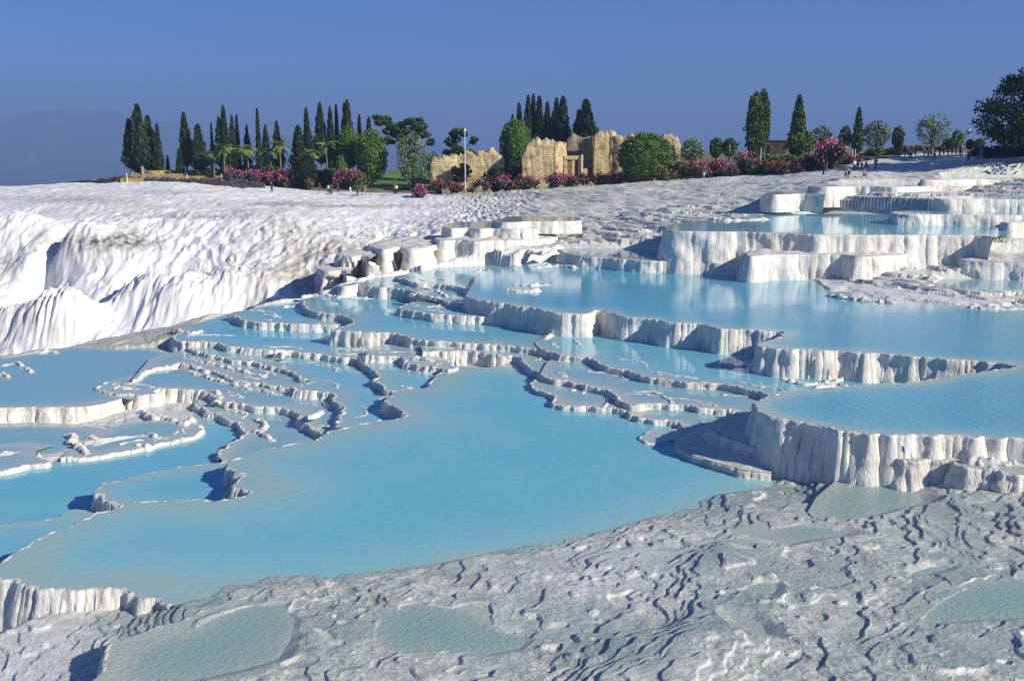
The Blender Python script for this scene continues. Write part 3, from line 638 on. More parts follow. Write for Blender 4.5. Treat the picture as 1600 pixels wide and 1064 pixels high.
DAMS = [(1.0,[(1222,592),(1250,601),(1285,600),(1300,597),(1330,590)]),(1.0,[(1270,606),(1310,603),(1328,606)]),(1.0,[(1362,586),(1380,593),(1405,600),(1430,598)]),(1.0,[(1490,590),(1530,591)]),
 (1.0,[(870,520),(890,513),(925,516)]),(1.0,[(850,531),(858,526),(875,521)]),(1.0,[(950,522),(965,524),(985,520),(1010,521)]),(1.0,[(1110,570),(1150,573),(1170,571)]),
 (2.4,[(740,426),(760,425),(775,432)]),(2.4,[(745,437),(780,435),(800,440)]),(2.8,[(800,445),(830,447),(858,445)]),(2.8,[(790,455),(820,457),(845,455)]),
 (1.95,[(640,460),(660,463),(690,468)]),(1.95,[(655,450),(680,455),(700,465)]),(1.55,[(735,470),(760,478),(790,483),(830,487)]),(0.9,[(470,463),(500,462),(540,466),(585,467)]),
 (0.9,[(560,455),(590,459),(620,462)]),(0.3,[(440,480),(480,478),(500,482)]),(-.35,[(270,515),(300,522),(315,517)]),
 (-1.95,[(225,640),(240,655),(250,650)]),(-1.95,[(255,650),(275,660),(290,664),(300,652)]),(-1.95,[(230,678),(240,683),(262,685)]),(-1.95,[(215,692),(220,698),(240,697)]),
 (-1.9,[(105,677),(115,684),(112,692)]),(-1.9,[(120,693),(128,704),(140,710)]),(-1.95,[(140,680),(152,690),(148,697)]),(-1.75,[(400,655),(415,665),(405,674)]),(-1.75,[(395,672),(410,680),(428,690)]),(-1.75,[(455,655),(468,662),(470,672)]),
 (-1.3,[(330,610),(345,620),(335,628)]),(-1.4,[(0,572),(25,568),(50,582)]),(-1.4,[(15,590),(0,585),(-20,590)]),(-1.4,[(60,553),(75,549),(90,553)]),(-.8,[(500,640),(490,648),(480,650)]),
 (0.15,[(640,560),(655,562),(680,565)]),(-1.1,[(320,565),(350,574),(395,585),(415,590)]),(-1.3,[(290,580),(330,592),(380,606),(440,618)]),(-0.35,[(445,548),(430,553),(450,556)]),
 (0.6,[(1140,645),(1160,652),(1180,660)]),(2.8,[(1290,462),(1330,468),(1400,474)]),(2.8,[(1500,480),(1560,484),(1600,482)]),(4.0,[(820,392),(850,396),(870,394)]),(2.8,[(830,420),(870,416),(900,420)]),
 (7.1,[(1110,343),(1140,345),(1200,343)]),(1.8,[(1480,714),(1540,722),(1600,728)]),(1.8,[(1500,718),(1520,725),(1560,731)])]
for k, (z, pts) in enumerate(DAMS): dam(z, pts, 0.26 if z < 2 else 0.4, 0.24 if z < 2 else 0.32, k + 1)

k2 = 100
for i, p in enumerate(POOLS):
    if not p['rim'] or p['knob'] < 1.4 or p['z'] > 3 or p['mat'] is W_FILM: continue
    P, s = p['rimP'], p['s']; Nn = normals2(P) * (1 if p['ccw'] else -1); L = s[-1]
    for off_, h_ in ((1.3, .05), (3.1, .07)):
        nz_ = noise(s / 3.0, s * 0 + i * 5.1 + off_, 77); q = P - Nn * (off_ + 0.55 * noise(s / 1.8, s * 0 + i * 3.3 + off_, 78) + .25 * noise(s / .6, s * 0 + i + off_, 79))[:, None]
        on = (nz_ > 0.22) & inside(q[:, 0], q[:, 1], p['coarse'])
        idx_ = np.where(np.diff(np.concatenate([[0], on.astype(int), [0]])) != 0)[0]
        for a_, b_ in zip(idx_[::2], idx_[1::2]):
            if b_ - a_ < 8: continue
            dam_xy(p['z'], q[a_:b_], 0.12, h_ * (1 if p['z'] > -1.2 else 1.5), k2); k2 += 1

# ------------------------------------------------------------------ valley, hills, haze
def mat_valley():
    m, t, b = newmat('valley_fields')
    c = ramp(t, texnoise(t, 0.004, 8, 0.7, (1, 0.4, 1)), [(0.38, (0.02, 0.035, 0.03)), (0.54, (0.05, 0.07, 0.06)), (0.68, (0.26, 0.24, 0.20))])
    t.links.new(c, b.inputs['Base Color']); b.inputs['Roughness'].default_value = 1.0; return m
MV = mat_valley()
gx, gy = np.meshgrid(np.linspace(-9000, 9000, 40), np.linspace(-600, 10500, 30))
VV = np.stack([gx, gy, -150 + 0 * gx], -1).reshape(-1, 3); ix = np.arange(gx.size).reshape(gx.shape)
Fv = np.stack([ix[:-1, :-1], ix[:-1, 1:], ix[1:, 1:], ix[1:, :-1]], -1).reshape(-1, 4)
struct(mesh_np('valley_floor', VV, Fv, MV))
hx, hy = np.meshgrid(np.linspace(-6500, 2500, 260), np.linspace(6200, 9800, 110))
hu = hx / hy * FPX + 800
prof = np.interp(hu, [-400, -100, 0, 70, 130, 200, 330, 600, 900], [205, 190, 176, 170, 165, 174, 196, 222, 235])
hh = (230 - prof) / FPX * 8400 + 165
rid = np.exp(-((hy - 8500) / 900) ** 2)
low = 0.42 * np.exp(-((hy - 7300) / 600) ** 2)
hz = -152 + hh * np.maximum(rid * (0.92 + 0.16 * fbm(hx / 900, hy / 900, 5, 101)), low * (0.7 + 0.9 * fbm(hx / 1100, hy / 700, 5, 102))) + 25 * fbm(hx / 400, hy / 400, 4, 103) * rid
ix = np.arange(hx.size).reshape(hx.shape); Fh = np.stack([ix[:-1, :-1], ix[:-1, 1:], ix[1:, 1:], ix[1:, :-1]], -1).reshape(-1, 4)
struct(mesh_np('hills', np.stack([hx, hy, hz], -1).reshape(-1, 3), Fh, MV))
bm = bmesh.new(); bmesh.ops.create_cube(bm, size=1.0)
for v in bm.verts: v.co = Vector((v.co.x * 19000, v.co.y * 12600 + 5200, (v.co.z + 0.5) * 571 - 151))
me = bpy.data.meshes.new('haze'); bm.to_mesh(me); bm.free()
hz_o = bpy.data.objects.new('haze', me); COL.objects.link(hz_o); hz_o['kind'] = 'stuff'
hm = bpy.data.materials.new('haze_air'); hm.use_nodes = True; ht = hm.node_tree; ht.nodes.clear()
vo = ht.nodes.new('ShaderNodeVolumePrincipled'); vo.inputs['Color'].default_value = (0.31, 0.49, 0.92, 1)
vo.inputs['Density'].default_value = 3.1e-4; vo.inputs['Anisotropy'].default_value = 0.0
oo = ht.nodes.new('ShaderNodeOutputMaterial'); ht.links.new(vo.outputs[0], oo.inputs['Volume']); me.materials.append(hm)
#%%OBJECTS%%
# ------------------------------------------------------------------ vegetation builders
def m_leafset():
    return dict(
        cypress=mat_leaf('cypress_leaf', (0.010, 0.026, 0.008), (0.060, 0.085, 0.022)),
        dark=mat_leaf('dark_leaf', (0.010, 0.022, 0.008), (0.040, 0.060, 0.016)),
        green=mat_leaf('green_leaf', (0.040, 0.090, 0.010), (0.19, 0.29, 0.04)),
        pine=mat_leaf('pine_leaf', (0.022, 0.048, 0.012), (0.11, 0.16, 0.035)),
        olive=mat_leaf('olive_leaf', (0.08, 0.13, 0.06), (0.28, 0.36, 0.16)),
        palm=mat_leaf('palm_leaf', (0.07, 0.13, 0.03), (0.34, 0.40, 0.10)),
        poplar=mat_leaf('poplar_leaf', (0.030, 0.065, 0.014), (0.15, 0.21, 0.04)),
        bush=mat_leaf('bush_leaf', (0.030, 0.050, 0.015), (0.09, 0.12, 0.035)),
        dry=mat_leaf('dry_leaf', (0.09, 0.075, 0.03), (0.25, 0.20, 0.09)),
        pink=mat_leaf('pink_petal', (0.42, 0.05, 0.16), (0.80, 0.20, 0.38)),
        magenta=mat_leaf('magenta_petal', (0.45, 0.03, 0.24), (0.85, 0.16, 0.52)),
        rose=mat_leaf('rose_petal', (0.30, 0.06, 0.10), (0.55, 0.17, 0.22)))
LM = m_leafset()
BARK = simple('bark', (0.16, 0.12, 0.085), 0.95, 0.4, 5)
BARK_PALE = simple('pale_bark', (0.36, 0.30, 0.22), 0.95, 0.3, 5)

def quads(C, size, up=0.0, asp=1.0):
    """leaf-sized faces, one random quad per centre"""
    n = len(C); A = rng.normal(size=(n, 3)); A[:, 2] = A[:, 2] * (1 - up) + up * 2.0; A /= np.linalg.norm(A, axis=1)[:, None]
    B = rng.normal(size=(n, 3)); B -= (B * A).sum(1)[:, None] * A; B /= np.linalg.norm(B, axis=1)[:, None]
    s = size * rng.uniform(0.6, 1.4, n)[:, None]
    V = np.stack([C - A * s * asp - B * s * 0.5, C - A * s * asp * 0.2 + B * s * 0.7, C + A * s * asp + B * s * 0.1, C + A * s * asp * 0.1 - B * s * 0.8], 1).reshape(-1, 3)
    F = np.arange(4 * n).reshape(n, 4)
    return V, F
def lathe_core(prof, seg=10, jit=0.12, cx=0, cy=0):
    V = []
    for z, r in prof:
        for k in range(seg):
            a = 2 * math.pi * k / seg; rr = r * (1 + jit * (rng.random() * 2 - 1)); V.append((cx + rr * math.cos(a), cy + rr * math.sin(a), z))
    m = len(prof); ix = np.arange(m * seg).reshape(m, seg)
    F = np.stack([ix[:-1], np.roll(ix[:-1], -1, 1), np.roll(ix[1:], -1, 1), ix[1:]], -1).reshape(-1, 4)
    return np.array(V), F
def join(parts, tints):
    VV, FF, T = [], [], []; o = 0
    for (V, F), t in zip(parts, tints):
        VV.append(V); FF.append(F + o); o += len(V); T.append(t if np.ndim(t) else np.full(len(F), t))
    return np.vstack(VV), np.vstack(FF), np.concatenate(T)
def tube(pts, rad, seg=7):
    pts = [Vector(p) for p in pts]; V = []
    for i, p in enumerate(pts):
        d = (pts[min(i + 1, len(pts) - 1)] - pts[max(i - 1, 0)]).normalized()
        a = d.orthogonal().normalized(); b = d.cross(a)
        for k in range(seg):
            t = 2 * math.pi * k / seg; q = p + (a * math.cos(t) + b * math.sin(t)) * rad[i]; V.append(q[:])
    m = len(pts); ix = np.arange(m * seg).reshape(m, seg)
    F = np.stack([ix[:-1], np.roll(ix[:-1], -1, 1), np.roll(ix[1:], -1, 1), ix[1:]], -1).reshape(-1, 4)
    return np.array(V), F
def build_leafy(name, parts, tints, mat, parent):
    V, F, T = join(parts, tints)
    o = mesh_np(name, V, F, mat, False, parent, {'tint': ('FACE', np.clip(T, 0, 1))}); return o
def trunk(parent, H, r, limbs=(), mat=None, lean=(0, 0)):
    parts = [tube([(0, 0, -0.4), (lean[0] * .3, lean[1] * .3, H * .35), (lean[0] * .7, lean[1] * .7, H * .7), (lean[0], lean[1], H)], [r * 1.25, r, r * .75, r * .35])]
    for (z0, ex, ey, ez, rr) in limbs:
        x0, y0 = lean[0] * z0 / H, lean[1] * z0 / H
        parts.append(tube([(x0, y0, z0), (x0 + ex * .5, y0 + ey * .5, z0 + (ez - z0) * .6), (ex + x0, ey + y0, ez)], [rr, rr * .7, rr * .3], 5))
    V, F, _ = join(parts, [0] * len(parts))
    return mesh_np('trunk', V, F, mat or BARK, True, parent)

def make_cypress(name, H, W, seed, mat='cypress', bare=0.12, tiers=1, parent=None, leafn=1500, rough=0.25):
    root = empty(name, (0, 0, 0))
    z0 = H * bare
    parts, tints = [], []
    def prof(t): return (np.clip(1 - t, 0, 1) ** 0.62) * (np.clip(t * 6, 0, 1) ** 0.5) * (1.32 + 0.24 * np.cos(t * 3))
    ts = np.linspace(0.01, 0.97, 12)
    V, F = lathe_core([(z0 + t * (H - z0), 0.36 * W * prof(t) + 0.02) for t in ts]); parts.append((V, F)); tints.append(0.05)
    n = leafn; t = rng.random(n) ** 0.9; a = rng.random(n) * 2 * np.pi
    lob = 0.86 + rough * noise(a * 1.3 + seed * 3, t * H * 0.45, seed) + rough * 0.7 * noise(a * 3 + seed, t * H * 1.1, seed + 3)
    rr = 0.5 * W * prof(t) * lob * (0.72 + 0.33 * rng.random(n)) + 0.03
    C = np.stack([rr * np.cos(a), rr * np.sin(a), z0 + t * (H - z0)], 1)
    V, F = quads(C, 0.20 * (H / 9) ** .3, 0.55, 1.5); parts.append((V, F))
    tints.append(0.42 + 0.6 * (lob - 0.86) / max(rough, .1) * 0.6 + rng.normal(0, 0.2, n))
    trunk(root, H * 0.8, 0.10 + W * 0.045, mat=BARK_PALE)
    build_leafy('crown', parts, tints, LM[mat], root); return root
def make_round(name, H, W, seed, mat='green', bare=0.15, leafn=2600, clump=26, core=0.8, flat=1.0, ls=0.2, limbs=True, tmat=None, lump=0.28, gap=0.0):
    root = empty(name, (0, 0, 0)); z0 = H * bare; hz_ = (H - z0) / 2; cz = z0 + hz_
    parts, tints = [], []
    if core > 0:
        ts = np.linspace(-0.97, 0.97, 9)
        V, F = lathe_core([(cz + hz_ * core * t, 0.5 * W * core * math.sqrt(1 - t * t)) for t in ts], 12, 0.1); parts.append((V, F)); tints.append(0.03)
    r2 = np.random.default_rng(seed)
    for k in range(clump):
        d = r2.normal(size=3); d /= np.linalg.norm(d); q = r2.uniform(0.55, 0.96 if core < .7 else .88) if core > 0 else r2.uniform(0.25, 0.85)
        c = np.array([d[0] * W / 2 * q, d[1] * W / 2 * q, cz + d[2] * hz_ * q * flat])
        rad = W * lump * r2.uniform(0.45, 1.25) * 0.55
        n = max(12, leafn // clump); p = r2.normal(size=(n, 3)); p /= np.linalg.norm(p, axis=1)[:, None]; p *= (r2.random(n) ** 0.35)[:, None] * rad
        p[:, 2] *= 0.75
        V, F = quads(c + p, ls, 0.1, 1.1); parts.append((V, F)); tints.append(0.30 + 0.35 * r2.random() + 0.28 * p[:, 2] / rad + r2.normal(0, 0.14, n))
    if core > 0:
        n = leafn // 2; d = r2.normal(size=(n, 3)); d /= np.linalg.norm(d, axis=1)[:, None]; q = r2.uniform(0.8, 1.0, n)
        C = np.stack([d[:, 0] * W / 2 * q, d[:, 1] * W / 2 * q, cz + d[:, 2] * hz_ * q], 1)
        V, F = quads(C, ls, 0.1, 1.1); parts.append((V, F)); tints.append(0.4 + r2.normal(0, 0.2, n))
    lb = [(H * .3, r2.uniform(-.3, .3) * W, r2.uniform(-.3, .3) * W, H * r2.uniform(.55, .8), 0.03 * W) for _ in range(5)] if limbs else []
    trunk(root, H * 0.7, 0.08 + 0.03 * W, lb, tmat or BARK)
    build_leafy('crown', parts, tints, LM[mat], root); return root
def make_bush(name, W, H, seed, fl=None, mat='bush', leafn=420, fln=160, ls=0.17, elong=1.0):
    root = empty(name, (0, 0, 0)); r2 = np.random.default_rng(seed + 50); parts, tints = [], []; FC = []
    for k in range(9):
        c = np.array([r2.uniform(-.34, .34) * W * elong, r2.uniform(-.3, .3) * W, H * r2.uniform(.28, .66)]); rad = W * r2.uniform(.2, .34)
        n = leafn // 9; p = r2.normal(size=(n, 3)); p /= np.linalg.norm(p, axis=1)[:, None]; p *= (r2.random(n) ** .4)[:, None] * rad
        p[:, 2] = p[:, 2] * min(1.2, H / W * 1.1); q = c + p; q[:, 2] = np.clip(q[:, 2], 0.02, H)
        V, F = quads(q, ls, 0.3, 1.3); parts.append((V, F)); tints.append(0.35 + 0.25 * r2.random() + r2.normal(0, .18, n))
        m = fln // 9; p = r2.normal(size=(m, 3)); p[:, 2] = np.abs(p[:, 2]) * 1.1 - 0.25; p[:, 1] -= .15; p /= np.linalg.norm(p, axis=1)[:, None]; p *= rad * 1.04
        f = c + p; f[:, 2] = np.clip(f[:, 2], 0.1, H * 1.03); FC.append(f)
    parts.append(lathe_core([(0.02, W * .2), (H * .3, W * .3), (H * .6, W * .24), (H * .78, W * .05)], 9, .2)); tints.append(0.05)
    build_leafy('foliage', parts, tints, LM[mat], root)
    if fl:
        V, F = quads(np.vstack(FC), 0.13, 0, 1.0)
        mesh_np('flowers', V, F, LM[fl], False, root, {'tint': ('FACE', rng.random(len(F)))})['kind'] = 'stuff'
    return root
def make_palm(name, H, W, seed):
    root = empty(name, (0, 0, 0)); r2 = np.random.default_rng(seed); lean = (r2.uniform(-.3, .3), r2.uniform(-.2, .2))
    trunk(root, H * .8, .24, mat=BARK, lean=lean)
    parts, tints = [], []
    for k in range(34):
        a = 2 * math.pi * k / 34 * 2.39996 * 3; el = r2.uniform(-0.5, 1.25); L = W * .52 * r2.uniform(.8, 1.1)
        pts = []
        for j in range(7):
            t = j / 6; rr = L * t * math.cos(el * (1 - .55 * t)); zz = H * .8 + L * (math.sin(el) * t - .55 * t * t)
            pts.append(np.array([lean[0] + rr * math.cos(a), lean[1] + rr * math.sin(a), zz]))
        V, F = [], []
        side = np.array([-math.sin(a), math.cos(a), 0])
        for j in range(1, 7):
            for sgn in (-1, 1):
                p0 = pts[j - 1] * .5 + pts[j] * .5; d = pts[j] - pts[j - 1]; w_ = .42 * math.sin(math.pi * (j / 7.5)) + .08
                b = len(V); V += [p0 - d * .45, p0 + d * .45, p0 + d * .8 + side * sgn * w_ - np.array([0, 0, .25 * w_]), p0 + d * .2 + side * sgn * w_ * .9 - np.array([0, 0, .3 * w_])]
                F.append([b, b + 1, b + 2, b + 3])
        parts.append((np.array(V), np.array(F))); tints.append(r2.uniform(.2, 1) if el > -.2 else .15)
    build_leafy('fronds', parts, tints, LM['palm'], root); return root
def copy_tree(o, parent=None):
    c = o.copy(); COL.objects.link(c); c.parent = parent
    for ch in list(o.children): copy_tree(ch, c)
    return c
def place(o, px, D, sc=(1, 1, 1), rz=0.0, dz=0.0):
    x = px_to_x(px, D, 10); o.location = (x, D, ground_z(x, D) + dz); o.scale = sc; o.rotation_euler = (0, 0, rz); return o
def sized(px, top, D, wpx):
    x = px_to_x(px, D, 10); z = ground_z(x, D); return top_z(top, D) - z, wpx * mpp(D)

# ------------------------------------------------------------------ cypresses
proto = [make_cypress('cypress_tree', 10, 2.4, 1, rough=.38), make_cypress('cypress_tree', 10, 2.4, 2, rough=0.62, bare=.16), make_cypress('cypress_tree', 10, 2.4, 3, bare=.2, rough=.5), make_cypress('cypress_tree', 10, 1.2, 4, leafn=800, bare=.08, rough=.2)]
used = [0, 0, 0, 0]
def cyp(px, top, D, wpx, k, label, group, rz=0, tilt=0):
    H, W = sized(px, top, D, wpx); w0 = 2.4 if k < 3 else 1.2
    o = proto[k] if not used[k] else copy_tree(proto[k]); used[k] = 1
    place(o, px, D, (W / w0, W / w0, H / 10), rz); o.rotation_euler[1] = tilt + .025 * math.sin(px * 7.7)
    tag(o, label, 'cypress', group)
GL = 'cypresses on the left end of the plateau'
for i, a in enumerate([
 (206,187,214,22,2,'shorter cypress at the outer left edge of the big leftmost clump'),
 (217,176,216,24,0,'cypress in the big leftmost clump, just left of its tallest tree'),
 (223,164,213,24,2,'tallest cypress in the middle of the big leftmost clump'),
 (234,182,215,24,1,'cypress on the right shoulder of the big leftmost clump'),
 (249,194,214,13,0,'single slim cypress just right of the big leftmost clump, leaning a little'),
 (242,246,214,6,3,'tiny young cypress between the leftmost clump and the leaning slim cypress'),
 (263,243,216,6,3,'tiny young cypress standing alone right of the leaning slim cypress'),
 (282,232,214,12,0,'small plump cypress left of the dark pair on the platform'),
 (293,177,216,18,2,'tall cypress with a long bare trunk, left one of the dark pair'),
 (313,195,214,22,1,'ragged broad cypress, right one of the dark pair'),
 (333,193,222,6,3,'very thin cypress behind the palms, between the dark pair and the dense group'),
 (346,184,218,15,2,'cypress on the left flank of the dense group above the palms'),
 (356,167,218,16,0,'tallest cypress of the dense group above the palms'),
 (366,181,219,12,1,'cypress on the right flank of the dense group above the palms'),
 (373,181,224,8,3,'thin spire right behind the dense group above the palms'),
 (387,196,222,11,1,'short pointed cypress between the dense group and the lone thin column'),
 (406,171,220,8,3,'lone thin column cypress rising above the palms'),
 (416,196,221,13,1,'short cypress directly right of the lone thin column'),
 (436,191,221,16,0,'blunt cypress behind the largest palm'),
 (468,197,218,22,1,'wide dark cypress left of the tall reddish spire')]):
    cyp(*a[:5], a[5], GL, rz=i * 1.3, tilt=0.05 if i == 4 else 0)
GM = 'cypresses in the middle of the plateau'
for i, a in enumerate([
 (483,170,222,15,0,'tall reddish green cypress spire left of the tight row behind the round trees'),
 (503,162,224,18,2,'broad cypress at the left end of the tight row behind the round trees'),
 (519,169,224,15,0,'cypress second from the left in the tight row behind the round trees'),
 (528,165,226,8,3,'thin cypress in the middle of the tight row behind the round trees'),
 (538,162,224,11,1,'slim cypress left of the highest one in the row behind the round trees'),
 (547,158,224,18,1,'highest cypress of the row behind the round trees, with a ragged tip'),
 (563,181,226,9,3,'small cypress top showing over the green round tree'),
 (577,184,224,13,1,'rightmost small cypress top of the row, next to the umbrella pine')]):
    cyp(*a[:5], a[5], GM, rz=i * 1.7)
GR = 'cypresses behind the ruins'
for i, a in enumerate([
 (799,180,236,8,1,'lowest dark cypress tip behind the ball shaped tree'),
 (812,162,234,11,1,'crooked dark cypress tip left of the group behind the ruins'),
 (825,150,232,12,1,'left one of the two highest twin tips behind the ruins'),
 (831,149,234,12,1,'right one of the two highest twin tips behind the ruins'),
 (843,152,232,15,0,'thick cypress right of the twin tips behind the ruins'),
 (854,161,236,14,0,'shorter cypress in the middle of the group behind the ruins'),
 (866,155,232,15,1,'cypress with a forked top in the group behind the ruins'),
 (880,152,232,17,1,'rightmost cypress of the group behind the ruins'),
 (903,173,230,18,0,'squat dark cypress between the group and the pointed one'),
 (917,157,226,25,2,'pointed cone shaped cypress standing apart above the ruin wall')]):
    cyp(a[0], a[1], a[2], a[3] * 1.3, a[4], a[5], GR, rz=i * 2.1)
for k in range(4):
    if not used[k]: bpy.data.objects.remove(proto[k])

# ------------------------------------------------------------------ palms
GP = 'palms on the left plateau'
for i, (px, top, D, w, lab) in enumerate([
 (335,228,210,22,'leftmost palm, half hidden beside the dark cypress pair'),
 (351,218,209,30,'palm with yellow green fronds under the dense cypress group'),
 (369,224,212,22,'palm just right of the one under the dense cypress group'),
 (389,219,209,30,'leaning palm between the first bougainvillea and the lone thin cypress'),
 (410,224,212,24,'darker palm under the lone thin column cypress'),
 (440,210,207,36,'largest palm with a thick reddish trunk and a full head'),
 (424,224,212,22,'palm tucked in left of the largest palm'),
 (487,226,208,26,'palm behind the dark ball of clipped shrub'),
 (512,213,209,32,'palm with spiky pale fronds left of the green round tree')]):
    H, W = sized(px, top, D, w); o = make_palm('palm_tree', H, W, 20 + i); place(o, px, D, rz=i); tag(o, lab, 'palm', GP)

# ------------------------------------------------------------------ other trees
def tree(fn, name, px, top, D, w, label, cat='tree', group=None, rz=0, **kw):
    H, W = sized(px, top, D, w); o = fn(name, H, W, int(px) % 97 + 3, **kw); place(o, px, D, rz=rz); tag(o, label, cat, group); return o
tree(make_round, 'clipped_shrub', 478, 240, 203, 36, 'dark ball shaped clipped shrub beside the largest palm', 'shrub', mat='dark', bare=0.02, lump=.2)
tree(make_round, 'clipped_shrub', 533, 241, 204, 20, 'small rounded cone shrub below the spiky palm', 'shrub', mat='green', bare=0.02, lump=.2, leafn=900, ls=.16)
tree(make_round, 'round_tree', 546, 196, 212, 42, 'bright topped round tree left of the larger one, below the highest cypress', mat='green', bare=.25, lump=.26)
tree(make_round, 'round_tree', 581, 201, 207, 52, 'large rounded green tree reaching down to the lawn, left of the umbrella pine', mat='green', bare=.08, leafn=4200, clump=44, lump=.26)
tree(make_round, 'olive_tree', 645, 208, 204, 48, 'grey green loose tree on the lawn in front of the umbrella pine', mat='olive', bare=.05, core=.45, leafn=2600, clump=40, ls=.16, lump=.3)
tree(make_round, 'olive_tree', 675, 235, 206, 26, 'smaller grey green tree left of the ruined wall', mat='olive', bare=.15, core=.3, leafn=1100, clump=22, ls=.16)
tree(make_round, 'clipped_tree', 806, 184, 206, 52, 'dense ball shaped tree above the gap between two ruin walls', mat='green', bare=.12, core=.9, leafn=5200, clump=60, lump=.13)
tree(make_round, 'clipped_tree', 1007, 207, 186, 86, 'biggest dense round tree, in front of the right end of the ruins', mat='green', bare=.02, core=.88, leafn=9000, clump=90, lump=.12)
tree(make_round, 'broadleaf_tree', 720, 253, 194, 34, 'leafy dark tree in front of the low ruined wall by the lamp post', mat='dark', bare=.2, core=0, leafn=1500, clump=24, lump=.34, ls=.24)
tree(make_round, 'broadleaf_shrub', 775, 262, 192, 44, 'spreading dark green shrub in front of the low ruined wall', 'shrub', mat='dark', bare=.0, core=.5, leafn=1300, clump=20)
def make_pine(name, H, W, seed, blobs):
    root = empty(name, (0, 0, 0)); parts, tints, lb = [], [], []; r2 = np.random.default_rng(seed)
    for (bx, bz, bw, bh) in blobs:
        for k in range(8):
            c = np.array([bx * W + r2.uniform(-.36, .36) * bw * W, r2.uniform(-.18, .18) * W, bz * H + r2.uniform(-.35, .35) * bh * H]); n = 130
            p = r2.normal(size=(n, 3)); p /= np.linalg.norm(p, axis=1)[:, None]; p *= (r2.random(n) ** .4)[:, None] * bw * W * .27; p[:, 2] *= .6
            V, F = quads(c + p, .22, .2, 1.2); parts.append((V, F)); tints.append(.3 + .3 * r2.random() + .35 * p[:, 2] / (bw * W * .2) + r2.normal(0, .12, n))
        lb.append((H * .38, bx * W, 0, bz * H, .16))
    trunk(root, H * .75, .3, lb, BARK); build_leafy('crown', parts, tints, LM['pine'], root); return root
def pine(px, top, D, w, label, blobs, name='pine_tree'):
    H, W = sized(px, top, D, w); o = make_pine(name, H, W, int(px), blobs); place(o, px, D); tag(o, label, 'pine')
pine(636, 181, 218, 92, 'wide umbrella pine with flat dark layers above the lawn', [(-.38,.93,.3,.16),(-.22,.78,.3,.2),(-.02,.84,.34,.25),(.16,.88,.34,.22),(.3,.76,.3,.22),(.02,.66,.3,.16),(-.3,.62,.2,.12),(.42,.6,.16,.1)])
pine(716, 196, 214, 62, 'dark pine with a side branch behind the low ruined wall and lamp post', [(0,.86,.42,.26),(-.1,.66,.46,.26),(.36,.74,.26,.16),(-.2,.48,.4,.22),(.2,.52,.4,.22),(.1,.34,.6,.2)])
tree(make_round, 'poplar_tree', 1187, 137, 190, 24, 'right stem of the tallest poplar pair left of the small hut', 'poplar', mat='poplar', bare=.1, core=.35, leafn=2600, clump=60, lump=.36, ls=.2)
tree(make_round, 'poplar_tree', 1176, 141, 188, 27, 'left stem of the tallest poplar pair, fuller towards its foot', 'poplar', mat='poplar', bare=.06, core=.4, leafn=2600, clump=60, lump=.38, ls=.2)
tree(make_cypress, 'poplar_tree', 1243, 150, 192, 27, 'pointed poplar right of the small hut', 'poplar', mat='poplar', bare=.1, rough=.4, leafn=2600)
tree(make_cypress, 'poplar_tree', 1336, 169, 196, 15, 'slim column poplar between two small round trees on the right', 'poplar', mat='poplar', bare=.1, rough=.4, leafn=1500)
GS = 'small trees along the right skyline'
for a in [(1080,218,205,38,'olive','bushy grey green tree right of the ruin remnant'),(1117,215,208,20,'poplar','small upright tree, left of the twin tufted one'),(1138,216,208,24,'poplar','small tree with two tufts left of the tallest poplar pair'),
 (1262,206,204,26,'olive','pale tree tucked behind the pointed poplar'),(1280,196,206,28,'olive','rounded pale tree above the tall pink oleander'),(1317,197,204,19,'poplar','small dark round tree left of the slim column poplar'),
 (1366,187,200,42,'olive','wide pale airy tree right of the slim column poplar'),(1399,197,202,19,'poplar','small round crowned tree between the two wide airy trees'),(1453,176,196,50,'olive','largest airy tree with spiky top branches near the crowd'),
 (1491,204,198,20,'olive','small yellow green tree left of the sign post'),(1527,216,200,14,'olive','tiny pale shrub tree right of the sign post'),(1512,218,204,12,'dark','tiny dark tree behind the sign post'),(1477,218,206,16,'dark','little dark tree between the largest airy tree and its small neighbour')]:
    px, top, D, w, mt, lab = a
    tree(make_round, 'small_tree', px, top, D, w, lab, 'tree', GS, mat=mt, bare=.2, core=.18, leafn=1100, clump=30, lump=.34, ls=.17)
H, W = sized(1614, 84, 150, 172)
o = make_pine('big_tree', H, W, 9, [(0,.92,.3,.14),(-.06,.8,.4,.18),(.2,.8,.4,.2),(-.16,.66,.46,.2),(.15,.64,.5,.22),(-.26,.5,.5,.2),(.1,.48,.6,.22),(.34,.5,.4,.2),(-.28,.34,.48,.2),(0,.32,.6,.22),(.3,.3,.5,.22),(-.3,.22,.4,.1),(.1,.2,.6,.1)])
for c in o.children:
    if c.name.startswith('crown'): c.data.materials[0] = LM['dark']
place(o, 1614, 150); tag(o, 'huge dark tree filling the upper right corner behind the white slope', 'tree')
for k, (px, D, sc) in enumerate([(1712, 156, 1.1), (1760, 166, 1.2), (1680, 176, 1.0)]):
    place(copy_tree(o), px, D, (sc, sc, sc), k * 1.3)
for k, q in enumerate([x for x in bpy.data.objects if x.name.startswith('big_tree.')]):
    tag(q, ['dark tree just beyond the right frame edge, nearest of three', 'dark tree beyond the right frame edge, farthest right', 'dark tree beyond the right frame edge, farthest back'][k], 'tree', 'dark trees beyond the right edge')

